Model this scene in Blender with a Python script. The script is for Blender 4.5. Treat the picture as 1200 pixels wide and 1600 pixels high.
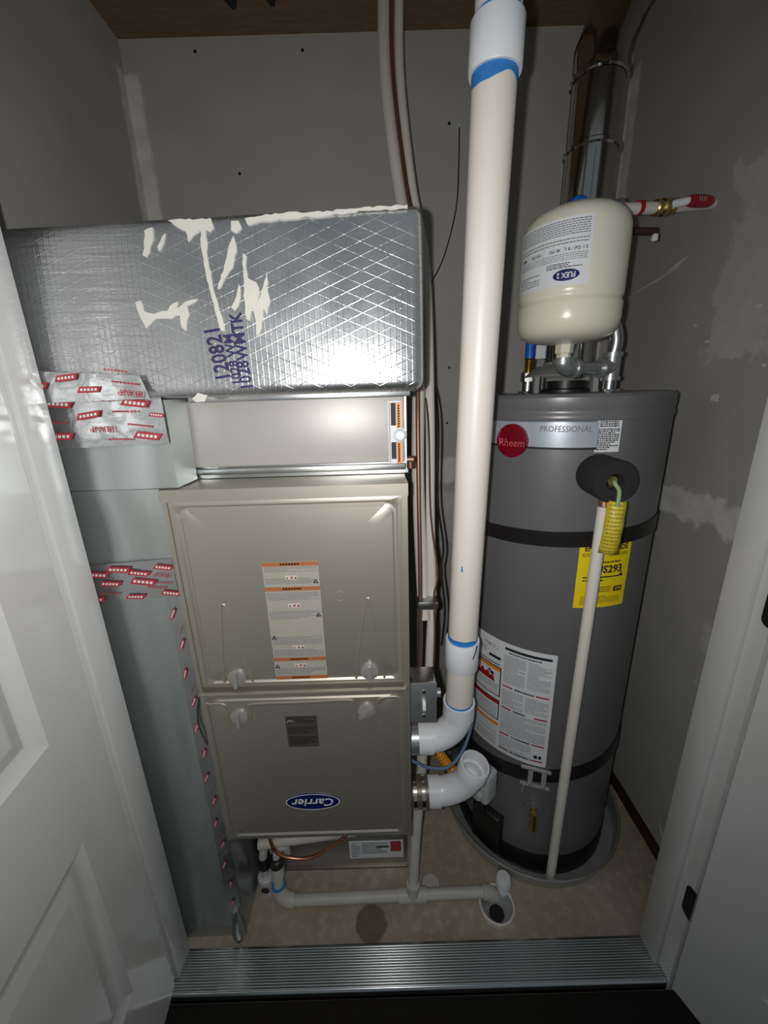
import bpy, bmesh, math, random
from mathutils import Vector, Matrix
random.seed(7)
for o in list(bpy.data.objects): bpy.data.objects.remove(o)
S = bpy.context.scene
COL = S.collection
PI = math.pi
V = Vector

# ------------------------------------------------------------------ camera
# ultra-wide phone camera held at 1.30 m, tilted about 16.7 deg down, rolled about 1.6 deg
cd = bpy.data.cameras.new('camera'); cam = bpy.data.objects.new('camera', cd); COL.objects.link(cam)
cd.sensor_fit = 'VERTICAL'; cd.sensor_height = 24.0; cd.lens = 24.0*620/1600; cd.clip_start = 0.01
_d = V((62, 2070, 620)).normalized()             # straight down, in camera axes (right, down, forward)
_f = (V((0, 0, 1)) - _d*_d.z).normalized()
_r = _d.cross(_f)
rt = V((_r.x, _f.x, -_d.x)); dn = V((_r.y, _f.y, -_d.y)); fw = V((_r.z, _f.z, -_d.z))
cam.matrix_world = Matrix(((rt.x, -dn.x, -fw.x, 0), (rt.y, -dn.y, -fw.y, 0), (rt.z, -dn.z, -fw.z, 1.30), (0, 0, 0, 1)))
S.camera = cam
# ------------------------------------------------------------------ light
w = bpy.data.worlds.new('hall'); S.world = w; w.use_nodes = True
w.node_tree.nodes['Background'].inputs[0].default_value = (0.80, 0.92, 1.0, 1)
w.node_tree.nodes['Background'].inputs[1].default_value = 0.15
ld = bpy.data.lights.new('phone_flash', 'SPOT'); ld.energy = 18.5; ld.color = (1.0, 0.985, 0.955)
ld.spot_size = math.radians(158); ld.spot_blend = 1.0; ld.shadow_soft_size = 0.006
fl = bpy.data.objects.new('phone_flash', ld); COL.objects.link(fl)
fl.matrix_world = Matrix.Translation((-0.03, 0.0, 0.004)) @ cam.matrix_world @ Matrix.Rotation(math.radians(8), 4, 'X') @ Matrix.Rotation(math.radians(6), 4, 'Y')
S.view_settings.view_transform = 'Standard'; S.view_settings.look = 'None'
S.view_settings.gamma = 1.0; S.view_settings.use_curve_mapping = False
S.view_settings.exposure = 0.0

# ------------------------------------------------------------------ node helpers
def srgb(r, g, b):
    f = lambda c: (c/255/12.92) if c/255 <= 0.04045 else ((c/255+0.055)/1.055)**2.4
    return (f(r), f(g), f(b), 1)
class NT:
    def __init__(s, name):
        s.m = bpy.data.materials.new(name); s.m.use_nodes = True
        s.t = s.m.node_tree; s.b = s.t.nodes['Principled BSDF']
    def n(s, kind, **kw):
        x = s.t.nodes.new(kind)
        for k, v in kw.items(): setattr(x, k, v)
        return x
    def l(s, a, b): s.t.links.new(a, b)
    def math(s, op, a, b=None, c=None):
        x = s.n('ShaderNodeMath', operation=op)
        for i, v in enumerate((a, b, c)):
            if v is None: continue
            if isinstance(v, (int, float)): x.inputs[i].default_value = v
            else: s.l(v, x.inputs[i])
        return x.outputs[0]
    def pos(s):
        g = s.n('ShaderNodeNewGeometry'); x = s.n('ShaderNodeSeparateXYZ'); s.l(g.outputs['Position'], x.inputs[0])
        return g.outputs['Position'], x.outputs[0], x.outputs[1], x.outputs[2]
    def noise(s, vec, scale, detail=3.0, rough=0.55, stretch=None):
        if stretch:
            mp = s.n('ShaderNodeMapping'); mp.inputs['Scale'].default_value = stretch
            s.l(vec, mp.inputs[0]); vec = mp.outputs[0]
        x = s.n('ShaderNodeTexNoise'); x.inputs['Scale'].default_value = scale
        x.inputs['Detail'].default_value = detail; x.inputs['Roughness'].default_value = rough
        s.l(vec, x.inputs['Vector']); return x.outputs['Fac']
    def ramp(s, v, lo, hi, a=0.0, b=1.0):
        x = s.n('ShaderNodeMapRange', interpolation_type='SMOOTHSTEP')
        x.inputs[1].default_value = lo; x.inputs[2].default_value = hi; x.inputs[3].default_value = a; x.inputs[4].default_value = b
        s.l(v, x.inputs[0]); return x.outputs[0]
    def mix(s, fac, a, b):
        x = s.n('ShaderNodeMix', data_type='RGBA')
        if isinstance(fac, (int, float)): x.inputs[0].default_value = fac
        else: s.l(fac, x.inputs[0])
        for i, v in ((6, a), (7, b)):
            if isinstance(v, tuple): x.inputs[i].default_value = v
            else: s.l(v, x.inputs[i])
        return x.outputs[2]
    def bump(s, h, strength, dist):
        x = s.n('ShaderNodeBump'); x.inputs['Strength'].default_value = strength; x.inputs['Distance'].default_value = dist
        s.l(h, x.inputs['Height']); s.l(x.outputs[0], s.b.inputs['Normal'])
    def base(s, c):
        if isinstance(c, tuple): s.b.inputs['Base Color'].default_value = c
        else: s.l(c, s.b.inputs['Base Color'])
    def set(s, rough=None, metal=None, **kw):
        for k, v in (('Roughness', rough), ('Metallic', metal)):
            if v is None: continue
            if isinstance(v, (int, float)): s.b.inputs[k].default_value = v
            else: s.l(v, s.b.inputs[k])
        for k, v in kw.items(): s.b.inputs[k.replace('_', ' ')].default_value = v
def dk(c, k): return (c[0]*k, c[1]*k, c[2]*k, 1)
def pmat(name, c, rough=0.5, metal=0.0, var=0.12, scale=30, bump=0.0, bscale=200, bdist=0.0005, stretch=None, **kw):
    t = NT(name); p, x, y, z = t.pos()
    n = t.noise(p, scale, stretch=stretch)
    t.base(t.mix(n, dk(c, 1-var), dk(c, 1+var))); t.set(rough, metal, **kw)
    if bump: t.bump(t.noise(p, bscale, 2.0, stretch=stretch), bump, bdist)
    return t.m
M = {}
M['pvc'] = pmat('pvc_aged_white', srgb(230, 223, 215), 0.38, var=0.05, scale=12)
M['pvc_w'] = pmat('pvc_new_white', srgb(232, 234, 238), 0.30, var=0.03)
M['pvc_g'] = pmat('pvc_dusty', srgb(200, 197, 188), 0.45, var=0.12, scale=25)
M['primer'] = pmat('blue_primer', srgb(52, 128, 205), 0.4, var=0.25, scale=90)
M['taupe'] = pmat('taupe_enamel', srgb(186, 180, 168), 0.42, 0.72, var=0.03, scale=6, bump=0.05, bscale=900, bdist=0.0002)
M['taupe_dark'] = pmat('panel_seam_shadow_paint', srgb(120, 112, 98), 0.45, 0.2, var=0.06)
M['coilpaint'] = pmat('coil_enamel', srgb(182, 178, 174), 0.42, 0.15, var=0.03, scale=8)
M['galv'] = pmat('galvanised', (0.55, 0.57, 0.58, 1), 0.33, 1.0, var=0.12, scale=26, bump=0.04, bscale=60, bdist=0.001)
M['steel'] = pmat('bright_steel', (0.62, 0.63, 0.64, 1), 0.25, 1.0, var=0.10, scale=60)
M['darksteel'] = pmat('dark_galvanised', (0.44, 0.46, 0.47, 1), 0.33, 0.75, var=0.2, scale=60)
M['flue'] = pmat('flue_metal', (0.52, 0.52, 0.50, 1), 0.13, 1.0, var=0.06, scale=9)
M['latch'] = pmat('latch_grey', srgb(158, 157, 154), 0.28, 0.25, var=0.15, scale=90)
M['chrome'] = pmat('worn_chrome', (0.7, 0.7, 0.68, 1), 0.18, 1.0, var=0.1, scale=90)
M['tank'] = pmat('tank_grey_enamel', srgb(112, 112, 114), 0.34, 0.15, var=0.05, scale=5, bump=0.03, bscale=500, bdist=0.0003)
M['black'] = pmat('black_plastic', srgb(26, 26, 27), 0.42, var=0.15)
M['strap'] = pmat('black_strap_metal', srgb(42, 40, 40), 0.30, 0.3, var=0.15)
M['foam'] = pmat('black_foam', srgb(34, 34, 36), 0.9, var=0.4, scale=160, bump=0.4, bscale=350, bdist=0.001)
M['cream'] = pmat('cream_enamel', srgb(226, 222, 203), 0.26, var=0.03, scale=10)
M['copper'] = pmat('copper', (0.72, 0.34, 0.20, 1), 0.30, 1.0, var=0.2, scale=60)
M['oldcopper'] = pmat('dull_copper', (0.36, 0.20, 0.14, 1), 0.42, 0.8, var=0.2, scale=60)
M['brass'] = pmat('brass', (0.62, 0.45, 0.16, 1), 0.30, 1.0, var=0.25, scale=70)
M['bronze'] = pmat('dark_bronze', srgb(38, 32, 26), 0.45, 0.5, var=0.3, scale=60)
M['red'] = pmat('red_plastic', srgb(165, 26, 30), 0.4, var=0.1)
M['badge'] = pmat('dark_red_badge', srgb(128, 6, 30), 0.25, 0.2, var=0.05)
M['redink'] = pmat('red_ink', srgb(176, 58, 66), 0.5, var=0.45, scale=120)
M['blueink'] = pmat('violet_blue_ink', srgb(42, 34, 84), 0.6, var=0.3, scale=120)
M['ink'] = pmat('black_ink', srgb(26, 26, 30), 0.6, var=0.05)
M['greyink'] = pmat('grey_print', srgb(120, 122, 126), 0.6, var=0.05)
M['paper'] = pmat('white_label', srgb(224, 226, 230), 0.45, var=0.02)
M['paper_g'] = pmat('grey_label', srgb(166, 161, 152), 0.45, var=0.03)
M['silver_label'] = pmat('silver_label', srgb(84, 79, 68), 0.45, 0.2, var=0.04)
M['orange'] = pmat('orange_print', srgb(236, 140, 36), 0.45, var=0.04)
M['rust'] = pmat('faded_orange_print', srgb(168, 104, 66), 0.45, var=0.06)
M['yellow'] = pmat('yellow_label', srgb(250, 222, 20), 0.45, var=0.02)
M['yellowtag'] = pmat('yellow_tag', srgb(208, 190, 50), 0.45, var=0.15, scale=80)
M['navy'] = pmat('navy_print', srgb(22, 28, 96), 0.35, var=0.04)
M['white'] = pmat('white_print', srgb(240, 240, 240), 0.5, var=0.02)
M['banner'] = pmat('silver_blue_banner', srgb(178, 186, 198), 0.3, 0.3, var=0.03)
M['bluetube'] = pmat('blue_sleeve', srgb(24, 96, 190), 0.4, var=0.06)
M['bluewire'] = pmat('blue_grey_wire', srgb(92, 112, 140), 0.5, var=0.05)
M['yellowflex'] = pmat('yellow_gas_hose', srgb(216, 142, 24), 0.4, var=0.1)
M['doorpaint'] = pmat('white_semigloss_paint', srgb(214, 214, 212), 0.16, var=0.02, scale=4, bump=0.02, bscale=150, bdist=0.0004)
M['carpet'] = pmat('dark_carpet', srgb(30, 26, 22), 0.95, var=0.5, scale=300, bump=0.6, bscale=600, bdist=0.003)
M['mud'] = pmat('joint_compound', srgb(214, 212, 204), 0.7, var=0.06, scale=40, bump=0.25, bscale=180, bdist=0.0006)
M['rubber'] = pmat('brown_grey_rubber', srgb(120, 108, 96), 0.35, 0.4, var=0.15, scale=40)
M['wood'] = pmat('red_brown_wood', srgb(58, 32, 28), 0.8, var=0.4, scale=50)
M['paper_m'] = pmat('aged_label', srgb(196, 191, 182), 0.45, var=0.03)
M['hood'] = pmat('zinc_hood', srgb(150, 150, 148), 0.4, 0.25, var=0.12, scale=40)
M['buckle'] = pmat('plated_buckle', srgb(190, 190, 188), 0.3, 0.4, var=0.1, scale=60)
M['tagink'] = pmat('olive_print', srgb(128, 114, 40), 0.6, var=0.2)
M['badgeink'] = pmat('pale_red_print', srgb(190, 96, 104), 0.4, var=0.05)
M['alu'] = pmat('ribbed_aluminium', (0.50, 0.52, 0.52, 1), 0.22, 1.0, var=0.08, scale=20)
M['alu_pan'] = pmat('dull_pan_metal', (0.50, 0.51, 0.50, 1), 0.38, 0.6, var=0.2, scale=25)
M['cardboard'] = pmat('cardboard_tan', srgb(150, 116, 78), 0.8, var=0.1)
M['gas_grey'] = pmat('light_grey_plastic', srgb(196, 196, 198), 0.4, var=0.05)

def wall_mat(name, strips, base=srgb(182, 179, 174), mud=srgb(220, 218, 212)):
    """unpainted grey drywall with taped, mudded joints; strips: ((axis, centre, half), (axis2, centre2, half2), ragged)"""
    t = NT(name); p, x, y, z = t.pos(); ax = {'x': x, 'y': y, 'z': z}
    n1 = t.noise(p, 5, 4); n2 = t.noise(p, 22, 4); n3 = t.noise(p, 90, 2)
    mask = None
    for a, b, rag, *st in strips:
        v = None
        for (k, c, h) in (a, b):
            dd = t.math('SUBTRACT', h, t.math('ABSOLUTE', t.math('SUBTRACT', ax[k], c)))
            v = dd if v is None else t.math('MINIMUM', v, dd)
        nn = t.math('MULTIPLY', t.math('SUBTRACT', n2, 0.5), rag)
        nb = t.math('MULTIPLY', t.math('SUBTRACT', n1, 0.5), rag*1.2)
        v = t.math('ADD', t.math('ADD', v, nn), nb)
        v = t.ramp(v, -0.004, 0.012, 0.0, st[0] if st else 1.0)
        mask = v if mask is None else t.math('MAXIMUM', mask, v)
    c = t.mix(n1, dk(base, 0.82), dk(base, 1.12))
    if mask is not None:
        m2 = t.math('MULTIPLY', mask, t.ramp(n2, 0.2, 0.7, 0.45, 1.0))
        c = t.mix(m2, c, mud)
    t.base(c); t.set(0.85)
    t.bump(t.math('ADD', n3, t.math('MULTIPLY', mask, 2.0) if mask is not None else n3), 0.15, 0.001)
    return t.m

def foil_mat(name, scrim=True):
    t = NT(name); p, x, y, z = t.pos()
    big = t.noise(p, 7, 3); fine = t.noise(p, 160, 3)
    t.base(t.mix(big, (0.60, 0.61, 0.63, 1), (0.80, 0.81, 0.83, 1)))
    t.set(t.ramp(big, 0.3, 0.7, 0.24, 0.34), 0.94)
    h = t.math('ADD', t.math('MULTIPLY', fine, 0.16), t.math('MULTIPLY', t.noise(p, 520, 2), 0.10))
    brk = t.ramp(t.noise(p, 110, 3), 0.25, 0.55, 0.25, 1.0); zone = t.ramp(t.noise(p, 11, 2), 0.3, 0.65, 0.5, 1.0)
    wr_ = t.math('MULTIPLY', t.noise(p, 1.0, 3, stretch=(10, 10, 130)), t.ramp(x, -0.38, -0.30, 3.6, 0.0))
    tz = t.n('ShaderNodeCombineXYZ'); tz.inputs[2].default_value = 1.0
    t.l(tz.outputs[0], t.b.inputs['Tangent']); t.l(t.ramp(x, -0.38, -0.28, 0.92, 0.0), t.b.inputs['Anisotropic'])
    h = t.math('ADD', h, wr_)
    h = t.math('ADD', h, t.math('MULTIPLY', t.noise(p, 24, 3), 0.7))
    if scrim:
        def lines(v, per, wdt, amp):
            q = t.math('PINGPONG', v, per/2)
            return t.math('MULTIPLY', t.math('MULTIPLY', t.ramp(q, 0.0, wdt, 1.0, 0.0), t.math('MULTIPLY', brk, zone)), amp)
        h = t.math('ADD', h, lines(x, 0.0085, 0.0013, 0.40))
        for sg in (1, -1):
            vv = t.math('ADD', z, t.math('MULTIPLY', x, 0.42*sg))
            h = t.math('ADD', h, lines(vv, 0.0190, 0.0009, 0.62))
    t.bump(h, 0.42, 0.0010)
    return t.m
M['foil'] = foil_mat('foil_scrim_facing')
M['tape'] = (lambda t: (t.base((0.58, 0.60, 0.62, 1)), t.set(0.27, 0.95), t.bump(t.noise(t.pos()[0], 60, 5), 0.55, 0.0022), t.m)[3])(NT('crinkled_foil_tape'))
def sheet_mat():
    t = NT('galvanised_sheet'); p, x, y, z = t.pos()
    n = t.noise(p, 9, 4, stretch=(3.0, 3.0, 0.5)); s2 = t.noise(p, 60, 2)
    t.base(t.mix(n, (0.46, 0.51, 0.51, 1), (0.70, 0.75, 0.75, 1)))
    t.set(t.ramp(n, 0.3, 0.7, 0.28, 0.42), 0.92)
    t.bump(t.noise(p, 4, 1), 0.25, 0.006)
    tz = t.n('ShaderNodeCombineXYZ'); tz.inputs[2].default_value = 1.0
    t.l(tz.outputs[0], t.b.inputs['Tangent']); t.set(Anisotropic=0.9)
    return t.m
M['sheet'] = sheet_mat()
def floor_mat():
    t = NT('stained_concrete'); p, x, y, z = t.pos()
    n1 = t.noise(p, 6, 5); n2 = t.noise(p, 40, 4)
    c = t.mix(n1, srgb(142, 126, 108), srgb(190, 178, 160)); c = t.mix(t.ramp(n2, 0.45, 0.75, 0, 0.5), c, srgb(206, 198, 184))
    # dark round drip stain in front of the condensate pipe
    dx = t.math('SUBTRACT', x, -0.064); dy = t.math('SUBTRACT', y, 0.672)
    r = t.math('SQRT', t.math('ADD', t.math('MULTIPLY', dx, dx), t.math('MULTIPLY', dy, dy)))
    r = t.math('ADD', r, t.math('MULTIPLY', t.math('SUBTRACT', n2, 0.5), 0.012))
    c = t.mix(t.ramp(r, 0.036, 0.044, 0.75, 0.0), c, srgb(96, 80, 62))
    t.base(c); t.set(t.ramp(n1, 0.3, 0.7, 0.5, 0.8)); t.bump(n2, 0.2, 0.002)
    return t.m
M['floor'] = floor_mat()
M['ceil'] = pmat('brown_sheathing', srgb(120, 100, 74), 0.85, var=0.35, scale=18, stretch=(1, 6, 1))

# ------------------------------------------------------------------ mesh helpers
class MB:
    def __init__(s): s.v = []; s.f = []
    def add(s, vs, fs):
        k = len(s.v); s.v += [V(p) for p in vs]; s.f += [tuple(i+k for i in f) for f in fs]; return s
    def box(s, a, b):
        x0, y0, z0 = a; x1, y1, z1 = b
        return s.add([(x0,y0,z0),(x1,y0,z0),(x1,y1,z0),(x0,y1,z0),(x0,y0,z1),(x1,y0,z1),(x1,y1,z1),(x0,y1,z1)],
                     [(0,3,2,1),(4,5,6,7),(0,1,5,4),(1,2,6,5),(2,3,7,6),(3,0,4,7)])
    def rbox(s, a, b, r, seg=3):
        bm = bmesh.new(); bmesh.ops.create_cube(bm, size=1)
        for v in bm.verts: v.co = V([(a[i]+b[i])/2 + v.co[i]*(b[i]-a[i]) for i in range(3)])
        bmesh.ops.bevel(bm, geom=bm.edges[:], offset=r, segments=seg, profile=0.5, affect='EDGES')
        return s.bm(bm)
    def bm(s, bm):
        bm.verts.index_update(); s.add([v.co.copy() for v in bm.verts], [[v.index for v in f.verts] for f in bm.faces]); bm.free(); return s
    def sweep(s, pts, rad, n=16, caps=True):
        pts = [V(p) for p in pts]; N = len(pts)
        if isinstance(rad, (int, float)): rad = [rad]*N
        vs = []; fs = []; prev = None
        for i, p in enumerate(pts):
            a = pts[max(i-1, 0)]; b = pts[min(i+1, N-1)]
            t = (b-a)
            if t.length < 1e-9: t = (pts[min(i+2, N-1)]-pts[max(i-2, 0)])
            t.normalize()
            if prev is None:
                u = t.orthogonal().normalized()
            else:
                u = prev - t*prev.dot(t)
                if u.length < 1e-6: u = t.orthogonal()
                u.normalize()
            prev = u; q = t.cross(u)
            for k in range(n):
                an = 2*PI*k/n; vs.append(p + (u*math.cos(an) + q*math.sin(an))*rad[i])
        for i in range(N-1):
            for k in range(n):
                fs.append((i*n+k, i*n+(k+1) % n, (i+1)*n+(k+1) % n, (i+1)*n+k))
        if caps:
            fs.append(tuple(range(n-1, -1, -1))); fs.append(tuple((N-1)*n+k for k in range(n)))
        return s.add(vs, fs)
    def stick(s, a, b, r, r2=None, n=16): return s.sweep([a, b], [r, r if r2 is None else r2], n)
    def lathe(s, prof, c, axis=(0, 0, 1), n=32, caps=True):
        """prof: list of (radius, distance along axis)"""
        ax = V(axis).normalized(); u = ax.orthogonal().normalized(); q = ax.cross(u); c = V(c); vs = []; fs = []
        for r, h in prof:
            for k in range(n):
                an = 2*PI*k/n; vs.append(c + ax*h + (u*math.cos(an)+q*math.sin(an))*max(r, 1e-5))
        for i in range(len(prof)-1):
            for k in range(n):
                fs.append((i*n+k, i*n+(k+1) % n, (i+1)*n+(k+1) % n, (i+1)*n+k))
        if caps:
            if prof[0][0] > 1e-4: fs.append(tuple(range(n-1, -1, -1)))
            if prof[-1][0] > 1e-4: fs.append(tuple((len(prof)-1)*n+k for k in range(n)))
        return s.add(vs, fs)
    def prism(s, poly, n0, off):
        """poly: 3-D outline, extruded by vector off"""
        off = V(off); P = [V(p) for p in poly]; n = len(P)
        return s.add(P+[p+off for p in P], [tuple(range(n-1, -1, -1)), tuple(range(n, 2*n))]+[(i, (i+1) % n, n+(i+1) % n, n+i) for i in range(n)])
def root_of(o):
    while o.parent: o = o.parent
    return o
def mk(name, mb, mat, parent=None, loc=None, smooth=None, label=None):
    me = bpy.data.meshes.new(name)
    org = V(loc) if loc is not None else (root_of(parent).location.copy() if parent else V((0, 0, 0)))
    me.from_pydata([p-org for p in mb.v], [], mb.f); me.validate()
    bm = bmesh.new(); bm.from_mesh(me); bmesh.ops.recalc_face_normals(bm, faces=bm.faces[:]); bm.to_mesh(me); bm.free()
    me.materials.append(M[mat] if isinstance(mat, str) else mat)
    o = bpy.data.objects.new(name, me); COL.objects.link(o)
    if parent: o.parent = parent
    else: o.location = org
    if smooth is None: smooth = 38
    if smooth:
        me.shade_smooth(); me.set_sharp_from_angle(angle=math.radians(smooth))
    if label: o['label'] = label
    return o
def tag(o, label, cat, group=None):
    o['label'] = label; o['category'] = cat
    if group: o['group'] = group
    return o
def thing(name, loc, label, cat, group=None):
    o = bpy.data.objects.new(name, None); COL.objects.link(o); o.location = loc; o.empty_display_size = 0.05
    return tag(o, label, cat, group)
def struct(name, mb, mat, loc=(0, 0, 0), parent=None, smooth=None):
    o = mk(name, mb, mat, parent, None if parent else loc, smooth)
    o['kind'] = 'structure'; return o
def bez(pts, n=10):
    """Catmull-Rom through the points"""
    P = [V(p) for p in pts]; P = [P[0]*2-P[1]] + P + [P[-1]*2-P[-2]]; out = []
    for i in range(1, len(P)-2):
        for k in range(n):
            t = k/n; a, b, c, d = P[i-1], P[i], P[i+1], P[i+2]
            out.append(0.5*((2*b)+(c-a)*t+(2*a-5*b+4*c-d)*t*t+(3*b-a-3*c+d)*t**3))
    out.append(P[-2]); return out
def arc(a, c, b, n=10):
    """quarter bend from a to b with corner c"""
    a, b, c = V(a), V(b), V(c); o = a+b-c; u = a-o; v = b-o
    return [o+u*math.cos(PI/2*k/n)+v*math.sin(PI/2*k/n) for k in range(n+1)]

# ---- surfaces that print can lie on
class Plane:
    def __init__(s, O, U, W): s.O = V(O); s.U = V(U); s.W = V(W); s.N = s.U.cross(s.W)
    def p(s, u, v, h): return s.O+s.U*u+s.W*v+s.N*h
class Cyl:
    def __init__(s, C, R, phi, z, az): s.C = C; s.R = R; s.phi = math.radians(phi); s.z = z; s.az = az
    def p(s, u, v, h):
        f = s.phi+u/s.R; c = V((math.sin(s.az), math.cos(s.az))); r = V((math.cos(s.az), -math.sin(s.az)))
        q = (r*math.sin(f)-c*math.cos(f))*(s.R+h)
        return V((s.C[0]+q.x, s.C[1]+q.y, s.z+v))
TC = {}
def text_geo(txt, bold=0.0):
    k = (txt, bold)
    if k not in TC:
        cu = bpy.data.curves.new('t', 'FONT'); cu.body = txt; cu.size = 1.0; cu.align_x = 'CENTER'; cu.align_y = 'CENTER'
        cu.resolution_u = 2; cu.offset = bold
        ob = bpy.data.objects.new('t', cu); COL.objects.link(ob)
        me = bpy.data.meshes.new_from_object(ob.evaluated_get(bpy.context.evaluated_depsgraph_get()))
        TC[k] = ([v.co.copy() for v in me.vertices], [tuple(p.vertices) for p in me.polygons])
        bpy.data.objects.remove(ob); bpy.data.curves.remove(cu); bpy.data.meshes.remove(me)
    return TC[k]
class Label:
    """a printed plate: base (part) plus one mesh per ink colour (sub-parts)"""
    def __init__(s, parent, name, surf, u0, v0, u1, v1, mat, th=0.0009, label=None, corner=0):
        s.S = surf; s.th = th; s.inks = {}; s.parent = parent; s.q = 0
        mb = MB()
        if mat:
            n = max(1, int(abs(u1-u0)/0.008)) if isinstance(surf, Cyl) else 1
            lo = 0.0
            vs = []; fs = []
            for i in range(n+1):
                u = u0+(u1-u0)*i/n
                vs += [surf.p(u, v0, lo), surf.p(u, v1, lo), surf.p(u, v1, th), surf.p(u, v0, th)]
            for i in range(n):
                a = i*4; b = a+4
                fs += [(a+k, b+k, b+(k+1) % 4, a+(k+1) % 4) for k in range(4)]
            fs += [(0, 1, 2, 3), (n*4+3, n*4+2, n*4+1, n*4)]
            mb.add(vs, fs)
            s.o = mk(name, mb, mat, parent, label=label)
        else: s.o = parent
    def ink(s, mat): return s.inks.setdefault(mat, MB())
    def rect(s, u0, v0, u1, v1, mat, lift=0.0003):
        mb = s.ink(mat); n = max(1, int(abs(u1-u0)/0.008)) if isinstance(s.S, Cyl) else 1
        for i in range(n):
            a = u0+(u1-u0)*i/n; b = u0+(u1-u0)*(i+1)/n; h = s.th+lift
            mb.add([s.S.p(a, v0, h), s.S.p(b, v0, h), s.S.p(b, v1, h), s.S.p(a, v1, h)], [(0, 1, 2, 3)])
        return s
    def poly(s, pts, mat, lift=0.0003):
        if isinstance(s.S, Cyl):
            bm = bmesh.new(); bm.faces.new([bm.verts.new((u, v, 0)) for u, v in pts])
            u = min(p[0] for p in pts)+0.005
            while u < max(p[0] for p in pts):
                bmesh.ops.bisect_plane(bm, geom=bm.verts[:]+bm.edges[:]+bm.faces[:], plane_co=(u, 0, 0), plane_no=(1, 0, 0)); u += 0.005
            bm.verts.index_update()
            s.ink(mat).add([s.S.p(v.co.x, v.co.y, s.th+lift) for v in bm.verts], [[v.index for v in f.verts] for f in bm.faces]); bm.free(); return s
        s.ink(mat).add([s.S.p(u, v, s.th+lift) for u, v in pts], [tuple(range(len(pts)))]); return s
    def ell(s, u, v, ru, rv, mat, lift=0.0003, n=40):
        return s.poly([(u+ru*math.cos(2*PI*k/n), v+rv*math.sin(2*PI*k/n)) for k in range(n)], mat, lift)
    def text(s, txt, u, v, size, mat, rot=0, bold=0.0, sx=1.0, lift=0.0006, shear=0.0):
        vs, fs = text_geo(txt, bold); c, n = math.cos(math.radians(rot)), math.sin(math.radians(rot))
        out = []
        for p in vs:
            x = (p.x+shear*p.y)*size*sx; y = p.y*size
            out.append(s.S.p(u+x*c-y*n, v+x*n+y*c, s.th+lift))
        s.ink(mat).add(out, fs); return s
    def para(s, u0, v0, u1, v1, rows, mat, fill=0.55, seed=1):
        """rows of tiny words"""
        rg = random.Random(seed); dv = (v1-v0)/rows
        for i in range(rows):
            u = u0; end = u1 if rg.random() < 0.75 else u0+(u1-u0)*rg.uniform(0.4, 0.9)
            while u < end-0.0008:
                wd = rg.uniform(0.0018, 0.0065); e = min(end, u+wd)
                s.rect(u, v1-(i+fill)*dv, e, v1-(i+0.1)*dv, mat); u = e+0.0011
        return s
    def done(s):
        nm = {'ink': 'black_print', 'redink': 'red_print', 'red': 'red_print', 'orange': 'orange_print', 'rust': 'orange_print',
              'navy': 'blue_print', 'white': 'white_print', 'greyink': 'grey_print', 'blueink': 'blue_print', 'paper': 'white_print', 'yellow': 'yellow_print', 'badgeink': 'red_print'}
        for m, mb in s.inks.items(): mk(nm.get(m, 'print'), mb, m, s.o, smooth=0)['kind'] = 'stuff'
        return s.o

# ================================================================== SETTING
XL, XR, YB, ZC = -0.69, 0.735, 1.42, 2.25
YF0, YF1 = 0.545, 0.63           # jamb depth
JL, JR = -0.507, 0.594           # faces of the door stops
fl_o = struct('floor', MB().box((XL-0.1, YF0, -0.08), (XR+0.1, YB+0.1, 0.0)), 'floor')
struct('floor_hall', MB().box((-1.8, -2.2, -0.09), (1.8, YF0, -0.012)), 'carpet')
wb = struct('wall_back', MB().box((XL-0.1, YB, 0), (XR+0.1, YB+0.05, ZC)),
    wall_mat('drywall_back', [(('z', 1.02, 0.045), ('x', 0.0, 2), 0.05), (('x', XL, 0.045), ('z', 1.5, 0.68), 0.012), (('x', XR, 0.06), ('z', 1.4, 0.75), 0.02),
                              (('x', 0.24, 0.10), ('z', 0.85, 0.10), 0.12, 0.5)]))
wl = struct('wall_left', MB().box((XL-0.05, YF1, 0), (XL, YB, ZC)),
    wall_mat('drywall_left', [(('y', YB, 0.04), ('z', 1.5, 0.68), 0.012)]))
wr = struct('wall_right', MB().box((XR, YF1, 0.075), (XR+0.05, YB, ZC)),
    wall_mat('drywall_right', [(('z', 1.02, 0.04), ('y', 0.9, 1), 0.07), (('y', YB, 0.05), ('z', 1.4, 0.75), 0.02), (('y', 0.72, 0.22), ('z', 1.52, 0.17), 0.14, 0.4), (('y', 0.62, 0.16), ('z', 0.72, 0.10), 0.12, 0.3)], base=srgb(172, 170, 165)))
struct('baseboard_right', MB().box((XR+0.012, YF1, 0.0), (XR+0.05, YB, 0.075)), 'wood')
struct('ceiling', MB().box((XL-0.1, YF0, ZC), (XR+0.1, YB+0.1, ZC+0.05)), 'ceil')
cl = Label(bpy.data.objects['ceiling'], 'stamp', Plane((0, 1.3, ZC), (1, 0, 0), (0, -1, 0)), 0, 0, 0, 0, None, th=0.0)
cl.text('A', -0.345, 0.005, 0.12, 'ink', 180, 0.01).text('A', -0.245, 0.005, 0.11, 'ink', 180, 0.01).done()
for o in bpy.data.objects['ceiling'].children: o.name = 'black_stamp'
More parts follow.
